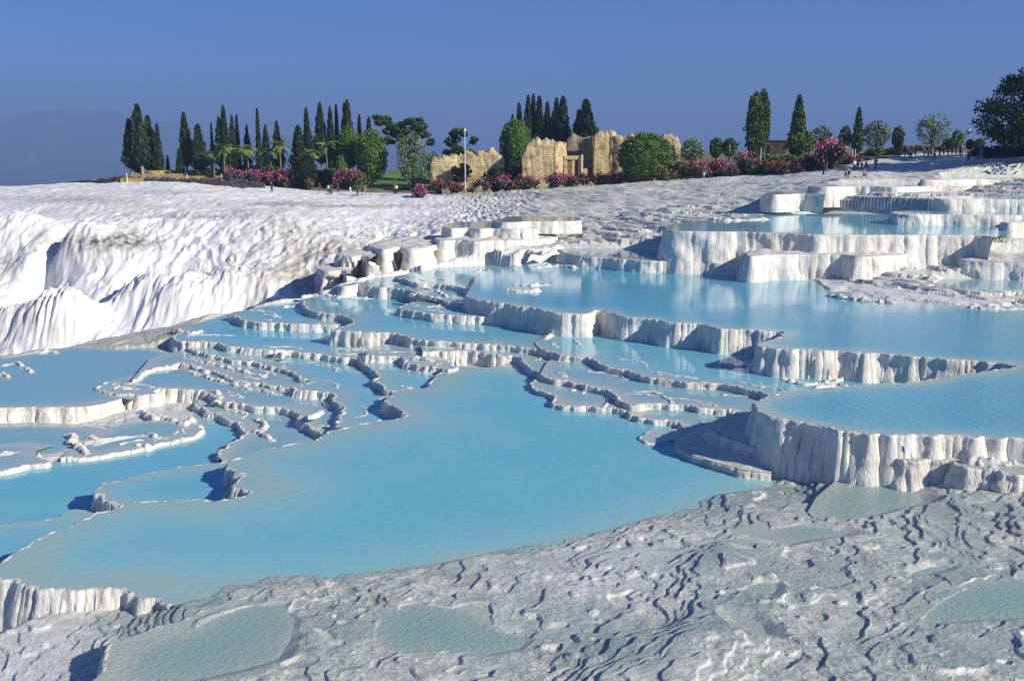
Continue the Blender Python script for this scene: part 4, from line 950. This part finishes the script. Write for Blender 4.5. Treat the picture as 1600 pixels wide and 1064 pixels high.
# ------------------------------------------------------------------ oleanders and shrubs
PB = {}
def bush(px, ty, by, w, fl, label, cat='oleander', mat='bush', D=None, group=None):
    D = D or edge_D(px) + 1.5
    x = px_to_x(px, D, 8); gz_ = ground_z(x, D); W = w * mpp(D); H = max(0.6, top_z(ty, D) - gz_)
    nm = {'oleander': 'oleander_bush', 'bougainvillea': 'bougainvillea_bush'}.get(cat, 'shrub')
    key = (fl, mat, nm)
    if key not in PB or len(PB[key]) < 3:
        o = make_bush(nm, 3.0, 2.2, len(PB) * 7 + len(PB.get(key, [])), fl, mat, leafn=620, fln=330 if fl in ('magenta', 'pink') else 230); PB.setdefault(key, []).append(o)
    else: o = copy_tree(PB[key][int(px) % 3])
    o.location = (x, D, gz_); o.scale = (W / 3.0, max(.6, min(W, 4) / 3.0), H / 2.2); o.rotation_euler = (0, 0, 0)
    tag(o, label, cat, group)
for i, a in enumerate([(330,261,9,'green shrub under the leftmost palm'),(343,262,8,'green shrub between the leftmost palm and the yellow green one'),(358,257,10,'tall green shrub behind the bright magenta bush'),(377,255,9,'tall green shrub below the small third palm'),(396,256,9,'leafy shrub behind the purple pink bush'),
 (418,257,9,'leafy shrub under the lone thin column cypress'),(432,259,8,'dark leafy shrub left of the largest palm trunk'),(455,258,9,'dark leafy shrub right of the largest palm trunk'),(468,262,7,'low leafy shrub between largest palm and the dark ball'),(505,262,9,'leafy shrub left of the small cone shrub'),
 (519,258,10,'leafy shrub right behind the spiky palm'),(560,262,9,'shaded shrub below the gap between the two round trees'),(700,245,22,'dark shrub behind the low ruined wall, left'),(752,238,26,'dark shrub behind the low ruined wall, right')]):
    bush(a[0], a[1], 0, 24 + (i * 7) % 12, None, a[3], 'shrub', 'green' if i % 3 else 'dark', D=edge_D(a[0]) + a[2], group='green undergrowth on the plateau')
GB = 'pink flowering bushes along the left plateau'
for a in [(361,262,276,19,'magenta','bright magenta bush at the right end of the wooden steps'),(378,264,280,18,'pink','smaller pink bush just right of the bright magenta one'),(402,262,280,22,'magenta','purple pink bush under the darker palm'),
 (424,264,282,20,'pink','red pink bush left of the one at the largest palm'),(446,263,282,26,'pink','full pink bush at the foot of the largest palm'),(481,273,286,18,'rose','dull rose bush at the foot of the dark clipped ball'),
 (528,264,278,22,'magenta','magenta bush on the lawn below the spiky palm'),(552,265,280,26,'rose','faded rose bush between the magenta bush and the large round tree')]:
    bush(a[0], a[1], 0, a[3], a[4], a[5], 'bougainvillea', D=edge_D(a[0]) + (6 if a[0] > 500 else 3), group=GB)
for a in [(388,268,284,30,None,'low green shrub between the two left pink bushes'),(412,272,286,34,None,'low green shrub below the red pink bush'),(460,276,288,30,None,'low green shrub between the palm and the dark clipped ball'),(268,264,271,22,None,'low dark shrub on the platform right of the leftmost clump'),(305,262,272,26,None,'rusty green shrub at the foot of the dark cypress pair'),(324,262,272,26,None,'low shrub on the platform left of the magenta bush')]:
    bush(a[0], a[1], 0, a[3], None, a[5], 'shrub', 'green' if a[0] > 350 else 'dry', D=edge_D(a[0]) + 5, group='low shrubs on the left plateau')
GO = 'oleanders along the edge below the ruins'
for a in [(656,287,305,28,'magenta','vivid magenta bush standing forward at the path end left of the ruins'),(686,278,303,26,'rose','dark rose oleander at the left end of the ruined wall'),(711,282,300,24,'rose','rose oleander under the leafy dark tree'),(754,279,300,28,'rose','oleander left of the middle pair below the low ruined wall'),
 (787,275,300,36,'pink','wide pink oleander in front of the spreading shrub'),(823,271,298,34,'rose','wine red oleander at the foot of the tall ruin block'),(868,270,297,34,'pink','pink oleander in front of the ruined gate, left side'),(889,272,294,18,'pink','small red oleander in front of the ruined gate, right side'),
 (919,269,293,30,'rose','oleander left of the long hedge below the wide ruin wall'),(941,270,292,28,'rose','hedge oleander below the middle of the wide ruin wall'),(962,270,291,28,'pink','hedge oleander below the right part of the wide ruin wall'),(980,270,289,22,'pink','last hedge oleander left of the biggest round tree'),
 (1000,270,285,22,'pink','pink oleander peeking out below the biggest round tree'),(800,243,262,30,'rose','high oleander seen in the gap under the ball shaped tree'),(1040,262,282,34,None,'dry brownish shrub right of the biggest round tree')]:
    bush(a[0], a[1], 0, a[3], a[4], a[5], 'oleander' if a[4] else 'shrub', 'bush' if a[4] else 'dry', D=(205 if a[0] == 800 else (184 if a[0] == 656 else None)), group=GO)
GQ = 'oleanders on the slope right of the ruins'
for i, a in enumerate([(1072,258,278,24,'rose','dark red oleander left of the blue dressed person'),(1092,252,276,30,'pink','pink oleander directly behind the blue dressed person'),(1117,250,274,34,'pink','large pink oleander right of the blue dressed person'),(1143,256,272,22,'rose','low wine oleander between two big pink ones'),
 (1167,238,270,36,'pink','tall pink oleander below the tallest poplar pair'),(1196,250,268,28,'rose','rose oleander right of the tallest poplar pair'),(1218,251,268,24,'rose','rose oleander below the small hut'),(1240,250,266,28,'pink','oleander below the pointed poplar'),
 (1262,240,262,26,'rose','reddish oleander left of the tallest pink one'),(1292,217,258,40,'pink','tallest pink oleander like a small tree above the standing figure'),(1318,238,256,28,'rose','dull rose oleander right of the tallest pink one'),(1345,243,254,28,'rose','low reddish oleander under the slim column poplar'),(1281,252,266,30,'rose','dark oleander at the foot of the tallest pink one')]):
    bush(a[0], a[1], 0, a[3], a[4], a[5], 'oleander', D=edge_D(a[0]) + (2 if i % 2 else 6), group=GQ)
GT = 'shrubs on the right slope'
for i, a in enumerate([(1060,245,262,36,'dry','straw coloured shrub left of the first right oleander'),(1190,238,0,40,'green','green shrub between the poplar pair and the hut'),(1225,240,0,40,'green','green shrub in front of the hut'),(1130,262,0,30,'dry','dry shrub low between the two big pink oleanders'),
 (1178,258,0,34,'green','olive green shrub under the tall pink oleander'),(1208,262,0,30,'dry','brown shrub on the bank below the hut'),(1365,228,0,38,'green','green hedge below the wide pale airy tree'),(1388,229,0,34,'green','green hedge right part, left of the crowd'),(1412,226,0,24,'dry','reddish dry shrub left of the crowd'),
 (1436,226,0,26,'dry','dry shrub under the largest airy tree, left side'),(1462,226,0,26,'dry','dry shrub under the largest airy tree, right side'),(1330,256,0,40,'dry','flat dry shrub along the path edge'),(1300,262,0,36,'dry','flat brown shrub at the corner of the path'),(1376,240,0,60,'dry','low brown strip of scrub above the path')]):
    bush(a[0], a[1], 0, a[3], None, a[5], 'shrub', a[4], D=edge_D(a[0]) + (9 if a[1] < 245 else 4), group=GT)
GD = 'dark shrubs below the huge tree'
for i, a in enumerate([(1520,228,26,'dark shrub right beside the sign post'),(1540,226,30,'dark shrub second from the sign post'),(1562,224,34,'dark shrub in the middle below the huge tree'),(1590,224,36,'dark shrub under the trunk of the huge tree'),(1616,226,34,'dark shrub at the right frame edge below the huge tree')]):
    bush(a[0], a[1], 0, a[2], None, a[3], 'shrub', 'dark', D=edge_D(a[0]) + 1.5, group=GD)

# ------------------------------------------------------------------ ruins
def mat_ruin():
    m, t, b = newmat('ruin_stone')
    br = N(t, 'ShaderNodeTexBrick'); br.inputs['Scale'].default_value = 1.0
    br.inputs['Brick Width'].default_value = 0.95; br.inputs['Row Height'].default_value = 0.42; br.inputs['Mortar Size'].default_value = 0.022
    br.inputs['Color1'].default_value = (0.84, 0.69, 0.40, 1); br.inputs['Color2'].default_value = (0.66, 0.53, 0.30, 1); br.inputs['Mortar'].default_value = (0.20, 0.15, 0.08, 1)
    gg = N(t, 'ShaderNodeNewGeometry'); sx = N(t, 'ShaderNodeSeparateXYZ'); cx = N(t, 'ShaderNodeCombineXYZ')
    t.links.new(gg.outputs['Position'], sx.inputs[0]); ad = N(t, 'ShaderNodeMath', operation='ADD'); t.links.new(sx.outputs[0], ad.inputs[0]); t.links.new(sx.outputs[1], ad.inputs[1])
    t.links.new(ad.outputs[0], cx.inputs[0]); t.links.new(sx.outputs[2], cx.inputs[1]); vd = N(t, 'ShaderNodeTexNoise'); vd.inputs['Scale'].default_value = 1.1; vd.inputs['Detail'].default_value = 4; t.links.new(cx.outputs[0], vd.inputs['Vector'])
    va = N(t, 'ShaderNodeVectorMath', operation='MULTIPLY_ADD'); t.links.new(vd.outputs['Color'], va.inputs[0]); va.inputs[1].default_value = (0.9, 0.5, 0); t.links.new(cx.outputs[0], va.inputs[2]); t.links.new(va.outputs[0], br.inputs['Vector'])
    nz = ramp(t, texnoise(t, 0.55, 8, .75), [(.38, (.38, .34, .28)), (.50, (.95, .93, .88)), (.7, (1.12, 1.05, .95))])
    c = mixc(t, 1.0, br.outputs['Color'], nz, 'MULTIPLY'); t.links.new(c, b.inputs['Base Color']); b.inputs['Roughness'].default_value = .95
    n1 = bump(t, b, texnoise(t, 3.0, 8, .7), .9, .25); bump(t, b, br.outputs['Fac'], -.6, .08, n1); return m
M_RUIN = mat_ruin()
M_GREYSTONE = simple('grey_stone', (.30, .25, .17), .95, .4, 1.5)
def ruin_wall(name, pts, th, seed, mat=None, parent=None, base=None, rough=.15):
    """pts: (px, D, top_y) along the wall; lofted upright sections with a broken top edge"""
    W3 = [(px_to_x(px, D, 9), D, top_z(ty, D)) for px, D, ty in pts]; W3 = np.array(W3)
    L = np.concatenate([[0], np.cumsum(np.linalg.norm(np.diff(W3[:, :2], axis=0), axis=1))]); n = max(6, int(L[-1] / .25)); s = np.linspace(0, L[-1], n)
    x, y, z = (np.interp(s, L, W3[:, k]) for k in range(3)); T = np.stack([np.gradient(x), np.gradient(y)], 1); T /= np.linalg.norm(T, axis=1)[:, None]; Nn = np.stack([T[:, 1], -T[:, 0]], 1)
    z = z + .9 * noise(s / 1.5, s * 0 + seed, 2) * (mat is not M_DARKWALL if 'M_DARKWALL' in globals() else 1) + .45 * noise(s / .5, s * 0 + seed, 3) + .2 * noise(s / .3, s * 0 + seed, 4)
    b0 = np.array([ground_z(a, c) - .6 for a, c in zip(x[::4], y[::4])]).min() if base is None else base
    ring = [(-1, k / 28) for k in range(29)] + [(-.4, 1.03), (.4, 1.02)] + [(1, 1 - k / 8) for k in range(9)]
    VV = []
    for side, f in ring:
        zz = b0 + (z - b0) * f; d = side * th / 2 * (1.08 - .12 * f) + rough * noise(s / .8, zz / .6 + seed, 5) * (1 if abs(side) == 1 else 0) + .16 * noise(np.floor(s / .8) * 1.37 + .3, np.floor(zz / .45) * 2.11 + seed, 6) * (abs(side) == 1)
        VV.append(np.stack([x - Nn[:, 0] * -d, y - Nn[:, 1] * -d, zz], 1))
    VV = np.stack(VV, 0); m = len(ring)
    ix = np.arange(m * n).reshape(m, n); F = np.stack([ix[:-1, :-1], ix[:-1, 1:], ix[1:, 1:], ix[1:, :-1]], -1).reshape(-1, 4)
    V = VV.reshape(-1, 3)
    # end caps as strips between the front and back edges
    caps = []
    for e in (0, n - 1):
        for k in range(8):
            a0, a1 = ix[int(k * 28 / 8), e], ix[int((k + 1) * 28 / 8), e]; c1, c0 = ix[m - 1 - (k + 1), e], ix[m - 1 - k, e]
            caps.append([a0, a1, c1, c0])
    F = np.vstack([F, np.array(caps)])
    return mesh_np(name, V, F, mat or M_RUIN, False, parent)
tag(ruin_wall('ruin_wall', [(673,197,256),(679,197,247),(690,197,247),(706,197,249),(712,198,243),(722,198,243),(728,198,237),(740,198,240),(750,198,234),(760,198,237),(768,198,233),(774,198,238),(782,198,248),(788,198,254)], 1.8, 3), 'long low ruined wall of ochre blocks behind the lamp post and the leafy tree', 'ruin')
tag(ruin_wall('ruin_wall', [(815,194,250),(818,194,240),(824,194,229),(831,194,221),(842,194,218),(852,194,217),(858,194,219),(866,194,224)], 2.6, 7), 'tall ruined wall block with a stepped left edge right of the ball shaped tree', 'ruin')
tag(ruin_wall('ruin_wall', [(866,195.5,230),(872,199,228),(880,204,231)], 1.2, 9, M_RUIN), 'shaded side wall running back from the tall ruin block', 'ruin')
tag(ruin_wall('ruin_wall', [(884,209,222),(890,209,215),(905,209,216),(922,208,222),(930,207,218)], 2.4, 13, M_GREYSTONE), 'rough grey brown vault remnant above the ruined gate', 'ruin')
tag(ruin_wall('ruin_wall', [(926,203,216),(930,203,211),(936,203,208),(944,203,211),(952,203,207),(961,202.6,212),(968,202,208),(976,202,212),(985,202,213),(1004,202,215),(1020,202,214)], 2.4, 17), 'widest and highest sunlit ruin wall of small ochre blocks left of the biggest round tree', 'ruin')
tag(ruin_wall('ruin_wall', [(1030,201,212),(1036,201,209),(1044,201,210),(1052,201,216),(1058,201,219),(1062,201,228)], 2.0, 19), 'broken ruin end rising right behind the biggest round tree', 'ruin')
gate = empty('ruin_gate', (px_to_x(896, 201, 9), 201, 8)); tag(gate, 'ruined gate with dark doorways and a pale corner pillar between the two big walls', 'gate')
def box(name, x0, x1, y0, y1, z0, z1, mat, parent=None, bev=.02):
    bm = bmesh.new(); bmesh.ops.create_cube(bm, size=1)
    for v in bm.verts: v.co = Vector(((x0 + x1) / 2 + v.co.x * (x1 - x0), (y0 + y1) / 2 + v.co.y * (y1 - y0), (z0 + z1) / 2 + v.co.z * (z1 - z0)))
    if bev: bmesh.ops.bevel(bm, geom=bm.edges[:], offset=bev, segments=1, affect='EDGES')
    me = bpy.data.meshes.new(name); bm.to_mesh(me); bm.free(); me.materials.append(mat)
    o = bpy.data.objects.new(name, me); COL.objects.link(o)
    if parent: o.parent = parent; o.matrix_parent_inverse = parent.matrix_world.inverted()
    return o
bpy.context.view_layer.update()
def gx_(px): return px_to_x(px, 201, 9)
zt = top_z(243, 201); zb = ground_z(gx_(896), 201) - .5
M_PALE = simple('pale_stone', (.72, .66, .52), .9, .15, 2); M_DOORSHADE = simple('door_shadow_stone', (.22, .17, .10), .95, .3, 2)
for a, c_ in ((881, 886), (893, 897.5), (903.5, 906)):
    box('pier', gx_(a), gx_(c_), 200.4, 201.6, zb, zt - .9, M_RUIN, gate)
box('lintel', gx_(880.5), gx_(906.5), 200.2, 201.8, zt - .9, zt - .1, M_RUIN, gate, .08)
box('back_wall', gx_(881), gx_(907), 204, 204.6, zb, zt - 1.2, M_DOORSHADE, gate)  # shade inside the doorways is put into this wall's dark colour
box('corner_pillar', gx_(906.8), gx_(910), 199.8, 200.6, zb, zt + .1, M_PALE, gate, .05)
box('low_wall', gx_(910.3), gx_(917), 200, 201, zb, zt - 2.6, M_RUIN, gate, .08)

# ------------------------------------------------------------------ built edge, steps, posts
M_DARKWALL = simple('dark_wall', (.10, .085, .085), .95, .35, 2.0); M_STEP = simple('step_wood', (.42, .31, .12), .9, .3, 2.5)
M_WHITE = simple('white_paint', (.78, .78, .75), .5, .05); M_METAL = simple('grey_metal', (.45, .46, .47), .4, .1, 6, .5, .7)
M_BLACK = simple('black_paint', (.03, .03, .035), .5, .1)
def edge_wall(name, pts, th, mat, label, cat):
    o = ruin_wall(name, pts, th, 23, mat, None, None, .05); tag(o, label, cat)
edge_wall('retaining_wall', [(150,216,283.5),(165,214,280),(185,212,277),(240,208.5,279),(300,204.5,279.5),(345,202,280),(390,200.5,283),(412,199.5,288)], .9, M_DARKWALL, 'dark retaining wall curving along the white slope below the wooden steps', 'wall')
edge_wall('kerb_wall', [(690,188,299),(740,187.5,298.5),(800,187,297),(850,186.5,295),(900,186,291.5),(950,185,289),(1000,184,286),(1030,183,284.5)], .5, M_GREYSTONE, 'low stone kerb at the foot of the oleanders below the ruins', 'kerb')
for k, (a, c_, D, y, lab) in enumerate([(190,350,209.5,278.5,'lowest long wooden step on the left platform'),(205,352,211.5,275,'middle long wooden step on the left platform'),(212,352,213.5,271.5,'top long wooden step on the left platform')]):
    xa, xb = px_to_x(a, D), px_to_x(c_, D); z = top_z(y, D)
    o = box('wooden_step', xa, xb, D - .6, D + 1.2, z - 1.6, z, M_STEP, None, .04); tag(o, lab, 'step', 'wooden steps on the left platform')
D = 215; xa, xb = px_to_x(230, D), px_to_x(266, D)
V, F = lathe_core([(top_z(272, D) - .6, 2.4), (top_z(268.5, D), 2.4), (top_z(268.3, D), 2.3), (top_z(266.3, D), 2.0), (top_z(266.2, D), .05)], 20, .01, (xa + xb) / 2, D)
tag(mesh_np('round_bench', V, F, M_STEP, False), 'round straw coloured low platform beside the leftmost cypress clump', 'bench')
for px, D, y0, lab in ((199, 208.5, 271, 'white post at the left end of the wooden steps'), (293, 207, 272, 'white post in the middle of the wooden steps'), (347, 205, 272, 'white post at the right end of the wooden steps')):
    x = px_to_x(px, D); z = top_z(y0, D); V, F = lathe_core([(z - 2.2, .09), (z - .1, .08), (z, .05), (z, .005)], 8, 0, x, D)
    tag(mesh_np('bollard', V, F, M_WHITE, True), lab, 'post', 'white posts at the wooden steps')
# lamp post
D = 192; x = px_to_x(727, D); zb = ground_z(x, D); zt = top_z(204, D)
lp = empty('lamp_post', (x, D, zb)); tag(lp, 'tall white lamp post in front of the low ruined wall', 'lamp post')
V, F = lathe_core([(-.3, .13), (1, .11), (zt - zb - .3, .06), (zt - zb - .2, .06)], 8, 0); mesh_np('pole', V, F, M_WHITE, True, lp)
V, F = lathe_core([(zt - zb - .25, .08), (zt - zb - .15, .24), (zt - zb + .12, .26), (zt - zb + .3, .1), (zt - zb + .32, .01)], 10, 0); mesh_np('lamp_head', V, F, M_WHITE, True, lp)
# sign post
D = 160; x = px_to_x(1505, D, 13); zb = ground_z(x, D); zt = top_z(202, D)
sp = empty('sign_post', (x, D, zb)); tag(sp, 'white pole with a square white sign above the crowd at the right', 'sign')
V, F = lathe_core([(-.4, .09), (zt - zb - .05, .07), (zt - zb, .01)], 8, 0); mesh_np('pole', V, F, M_WHITE, True, sp)
bpy.context.view_layer.update()
pn = box('sign_panel', x + .04, x + .86, D - .04, D + .04, zt - .95, zt, M_WHITE, sp, .01)
mk = box('sign_mark', x + .30, x + .52, D - .055, D - .042, zt - .55, zt - .30, M_BLACK, sp, 0)
for px, y0, D, lab in ((1188, 231, 181, 'thin white pole left of the hut above the oleanders'), (1139, 226, 200, 'short white pole by the small tree with two tufts'), (1331, 232, 184, 'left one of two thin white poles under the slim column poplar'), (1335, 233, 184, 'right one of two thin white poles under the slim column poplar')):
    x = px_to_x(px, D, 12); zb = ground_z(x, D); z = top_z(y0, D); V, F = lathe_core([(zb - .3, .07), (z - .05, .05), (z, .01)], 6, 0, x, D)
    tag(mesh_np('white_pole', V, F, M_WHITE, True), lab, 'pole', 'thin white poles on the right slope')
# bench frame on the lawn
D = 207; xa, xb = px_to_x(587, D), px_to_x(602, D); zb = ground_z(xa, D); bt = empty('frame_bench', ((xa + xb) / 2, D, zb)); tag(bt, 'pale frame like bench on the lawn in front of the large rounded green tree', 'bench'); bpy.context.view_layer.update()
for xx in (xa, xb): box('leg', xx - .06, xx + .06, D - .06, D + .06, zb - .2, zb + 1.1, M_PALE, bt, .01)
box('rail', xa, xb, D - .05, D + .05, zb + .98, zb + 1.08, M_PALE, bt, .01); box('seat', xa + .07, xb - .07, D - .2, D + .2, zb + .42, zb + .5, M_STEP, bt, .01)
# hut
D = 215; xa, xb = px_to_x(1201, D, 13), px_to_x(1227, D, 13); zb = ground_z(xa, D) - 1; zt = top_z(219, D)
ht_ = empty('hut', ((xa + xb) / 2, D, zb)); tag(ht_, 'small flat roofed brown hut between the poplar pair and the pointed poplar', 'hut'); bpy.context.view_layer.update()
box('wall', xa, xb, D, D + 3, zb, zt - .25, simple('hut_wood', (.07, .06, .03), .9, .3, 3), ht_, .03); box('roof', xa - .3, xb + .3, D - .3, D + 3.3, zt - .25, zt, simple('hut_roof', (.10, .08, .06), .9, .2), ht_, .03)
box('window', xa + 1.1, xa + 2.0, D - .03, D + .02, zt - 1.6, zt - .8, M_BLACK, ht_, .01)

# ------------------------------------------------------------------ people
SKIN = simple('skin', (.42, .25, .17), .6, .1)
CL = {k: simple('cloth_' + k, c, .9, .12) for k, c in dict(black=(.02,.02,.025), navy=(.03,.05,.14), white=(.72,.72,.70), red=(.38,.05,.04), blue=(.06,.20,.55), pink=(.55,.22,.25), grey=(.22,.23,.25), tan=(.45,.36,.24), brown=(.12,.08,.05), green=(.10,.22,.10)).items()}
HAIR = simple('hair', (.03, .02, .015), .7, .2)
def skin_mesh(verts, edges, rad, sub=1):
    me = bpy.data.meshes.new('tmp'); me.from_pydata(verts, edges, []); o = bpy.data.objects.new('tmp', me); COL.objects.link(o)
    md = o.modifiers.new('s', 'SKIN'); sv = me.skin_vertices[0].data
    for i, r_ in enumerate(rad): sv[i].radius = r_ if isinstance(r_, tuple) else (r_, r_)
    sv[0].use_root = True
    if sub: o.modifiers.new('u', 'SUBSURF').levels = sub
    dg = bpy.context.evaluated_depsgraph_get(); m2 = bpy.data.meshes.new_from_object(o.evaluated_get(dg), depsgraph=dg)
    bpy.data.objects.remove(o); bpy.data.meshes.remove(me)
    for p in m2.polygons: p.use_smooth = True
    return m2
def body_pose(pose):
    hipz = .92; off = Vector((0, 0, 0))
    P = {'pel': (0, 0, hipz), 'wai': (0, 0, 1.08), 'che': (0, 0, 1.30), 'nec': (0, -.01, 1.47), 'hb': (0, -.02, 1.54), 'hc': (0, -.03, 1.63), 'ht': (0, -.02, 1.71)}
    if pose == 'bend':
        P.update(wai=(0, -.08, 1.07), che=(0, -.24, 1.22), nec=(0, -.38, 1.30), hb=(0, -.44, 1.33), hc=(0, -.50, 1.38), ht=(0, -.53, 1.45))
    ch = Vector(P['che'])
    def leg(s, fy, ky, kz=.50): return [(s * .09, 0, hipz - .05), (s * .10, ky, kz), (s * .10, fy, .09), (s * .11, fy - .13, .04)]
    if pose == 'walk': L = leg(-1, -.24, -.13), leg(1, .26, .05)
    elif pose == 'sit':
        L = ([(-.1, 0, hipz - .02), (-.12, -.42, hipz + .02), (-.12, -.46, hipz - .40), (-.12, -.58, hipz - .44)], [(.1, 0, hipz - .02), (.12, -.42, hipz + .02), (.12, -.46, hipz - .40), (.12, -.58, hipz - .44)])
    else: L = leg(-1, -.02, -.03), leg(1, .03, 0)
    def arm(s, ey, ex, hy, hx, ez=-.27, hz=-.50): return [tuple(ch + Vector((s * .18, 0, .08))), tuple(ch + Vector((s * ex, ey, ez + .08))), tuple(ch + Vector((s * hx, hy, hz + .08))), tuple(ch + Vector((s * hx, hy - .04, hz)))]
    if pose == 'walk': A = arm(-1, .10, .24, .14, .25), arm(1, -.10, .24, -.24, .22, -.26, -.44)
    elif pose == 'raise': A = arm(-1, -.16, .24, -.30, .16, -.18, .10), arm(1, .02, .24, -.05, .26)
    elif pose in ('sit', 'bend'): A = arm(-1, -.10, .22, -.32, .18, -.26, -.36), arm(1, -.10, .22, -.32, .18, -.26, -.36)
    else: A = arm(-1, .03, .24, -.04, .26), arm(1, .03, .24, -.04, .26)
    return P, L, A
PCACHE = {}
def person_meshes(pose, bottom):
    key = (pose, bottom)
    if key in PCACHE: return PCACHE[key]
    P, L, A = body_pose(pose)
    names = ['pel', 'wai', 'che', 'nec', 'hb', 'hc', 'ht']; v = [P[n] for n in names]; r = [(.13, .10), (.12, .09), (.15, .10), .055, .07, (.078, .095), .05]; e = [(i, i + 1) for i in range(6)]
    for l in L:
        b = len(v); v += l; r += [.085, .06, .042, .035]; e += [(0, b), (b, b + 1), (b + 1, b + 2), (b + 2, b + 3)]
    for a in A:
        b = len(v); v += a; r += [.055, .042, .03, .026]; e += [(2, b), (b, b + 1), (b + 1, b + 2), (b + 2, b + 3)]
    body = skin_mesh(v, e, r)
    v = [P['pel'], P['wai'], P['che'], tuple(Vector(P['che']).lerp(Vector(P['nec']), .6))]; r = [(.155, .125), (.145, .115), (.175, .125), .08]; e = [(0, 1), (1, 2), (2, 3)]
    for a in A:
        b = len(v); v += a[:2]; r += [.075, .06]; e += [(2, b), (b, b + 1)]
    shirt = skin_mesh(v, e, r)
    v = [tuple(Vector(P['pel']) + Vector((0, 0, .03)))]; r = [(.16, .13)]; e = []
    for l in L:
        b = len(v); q = [l[0], l[1]] + ([l[2]] if bottom == 'long' else []); v += q; r += [.11, .085] + ([.065] if bottom == 'long' else []); e += [(0, b)] + [(b + k, b + k + 1) for k in range(len(q) - 1)]
    trou = skin_mesh(v, e, r)
    hc, htp = Vector(P['hc']), Vector(P['ht']); hair = skin_mesh([tuple(hc + Vector((0, .03, -.03))), tuple(hc + Vector((0, .02, .05))), tuple(htp + Vector((0, 0, .005)))], [(0, 1), (1, 2)], [.075, .09, .055])
    PCACHE[key] = (body, shirt, trou, hair); return PCACHE[key]
def person(px, D, pose, shirt, trou, bottom, rz, label, group=None, sc=1.16, dz=0.0, z=None):
    ms = person_meshes(pose, bottom); x = px_to_x(px, D, 9 if D > 190 else 11)
    r_ = empty('person', (x, D, (ground_z(x, D) + .05 if z is None else z) + dz), rz); r_.scale = (sc,) * 3; tag(r_, label, 'person', group)
    for nm, m, mt in zip(('body', 'shirt', 'trousers' if bottom == 'long' else 'shorts', 'hair'), ms, (SKIN, CL[shirt], CL[trou], HAIR)):
        me = m.copy(); me.materials.clear(); me.materials.append(mt); o = bpy.data.objects.new(nm, me); COL.objects.link(o); o.parent = r_
G1 = 'visitors on the left path'
for a in [(424,191,'stand','black','black','long',.4,'person in black standing alone at the cliff edge below the pink bushes'),
 (499,191.5,'walk','black','navy','short',1.4,'person in dark top walking left, leftmost of the group on the sandy path'),
 (513,191,'stand','white','black','long',0,'person in a white top, left one of the close couple on the sandy path'),(517,191,'stand','black','black','long',.5,'person in black, right one of the close couple on the sandy path'),
 (528,194,'walk','brown','black','short',-1.2,'person in brown standing further back behind the close couple'),(547,191,'walk','white','white','short',1.5,'person all in white walking on the sandy path'),
 (558,190.5,'stand','black','navy','long',2.6,'tall person in black and navy right of the one in white'),(565,190.5,'bend','black','black','long',1.6,'person in black bending forward, left of the lawn corner'),(570,191.5,'stand','red','grey','short',.7,'person in a red top half hidden behind the bending one'),
 (616,190.5,'stand','red','navy','long',-.5,'person in a dark red top at the path end near the magenta bush'),(619,190.5,'stand','white','black','long',.3,'person in a white top just behind the dark red one near the magenta bush')]:
    person(*a, G1)
person(1100, 177.5, 'bend', 'blue', 'white', 'short', .8, 'person in bright blue crouching before the pink oleanders')
G2 = 'bathers and visitors on the upper white terrace'
for a in [(1286,156,'bend','brown','black','long',1.5,'thin figure in brown leaning over at the left end of the upper terrace'),
 (1334,157,'stand','white','navy','long',.2,'person in a pale shirt and dark trousers, left of the trio on the upper terrace'),(1339,158,'raise','black','black','long',-.4,'person in black, middle of the trio on the upper terrace'),(1345,157.5,'raise','white','black','long',1.3,'person in a white top holding up a hand, right of the terrace trio'),
 (1352,163,'sit','brown','brown','short',.9,'person in brown sitting at the path edge above the trio'),(1367,160,'walk','navy','navy','long',.6,'person in navy walking apart, right of the trio'),
 (1321,147,'sit','black','pink','short',1.4,'person in black sitting in the shallow upper pool'),(1326,147.5,'bend','pink','black','short',-1.4,'person in pink bending beside the one sitting in the upper pool'),(1350,148,'sit','grey','green','short',.3,'person sitting low on the rim below the one in navy')]:
    person(*a, G2, dz=-.65 if a[2] == 'sit' else 0)
G3 = 'crowd at the upper right entrance'
for a in [(1403,190,'bend','black','brown','long',.5,'leftmost of the crowd, crouching in black'),(1411,192,'stand','red','black','long',.9,'person in red at the left side of the crowd'),(1416,192,'sit','pink','red','long',0,'person in pink sitting at the left side of the crowd'),(1421,188,'stand','white','black','long',2.2,'tall person with a white top left of the crowd centre'),
 (1427,192,'stand','black','black','long',1,'person in black next to the tall one in white'),(1442,186,'stand','white','tan','short',.2,'person in white and tan under the largest airy tree'),(1448,180,'walk','navy','navy','long',1.2,'person in navy walking down the shaded path, left'),(1458,178,'walk','blue','navy','long',-1.2,'person in blue walking down the shaded path, right'),
 (1466,189,'stand','black','black','long',.4,'person in black at the left of the dense row behind the shaded path'),(1472,190,'stand','red','black','long',.1,'person in red in the dense row behind the shaded path'),(1479,188,'stand','navy','grey','long',.7,'person in navy in the dense row behind the shaded path'),(1485,189,'raise','grey','black','long',-.7,'person in grey with a raised hand in the dense row'),
 (1491,188,'stand','red','navy','long',.9,'person in a red top near the sign post'),(1498,187,'stand','green','black','long',0,'person in green left of the sign post'),(1511,160,'stand','black','black','long',.5,'person in black just right of the sign post'),(1530,161,'stand','blue','tan','long',.5,'person in blue under the dark shrubs right of the sign post')]:
    person(*a, G3, dz=-.5 if a[2] == 'sit' else 0)
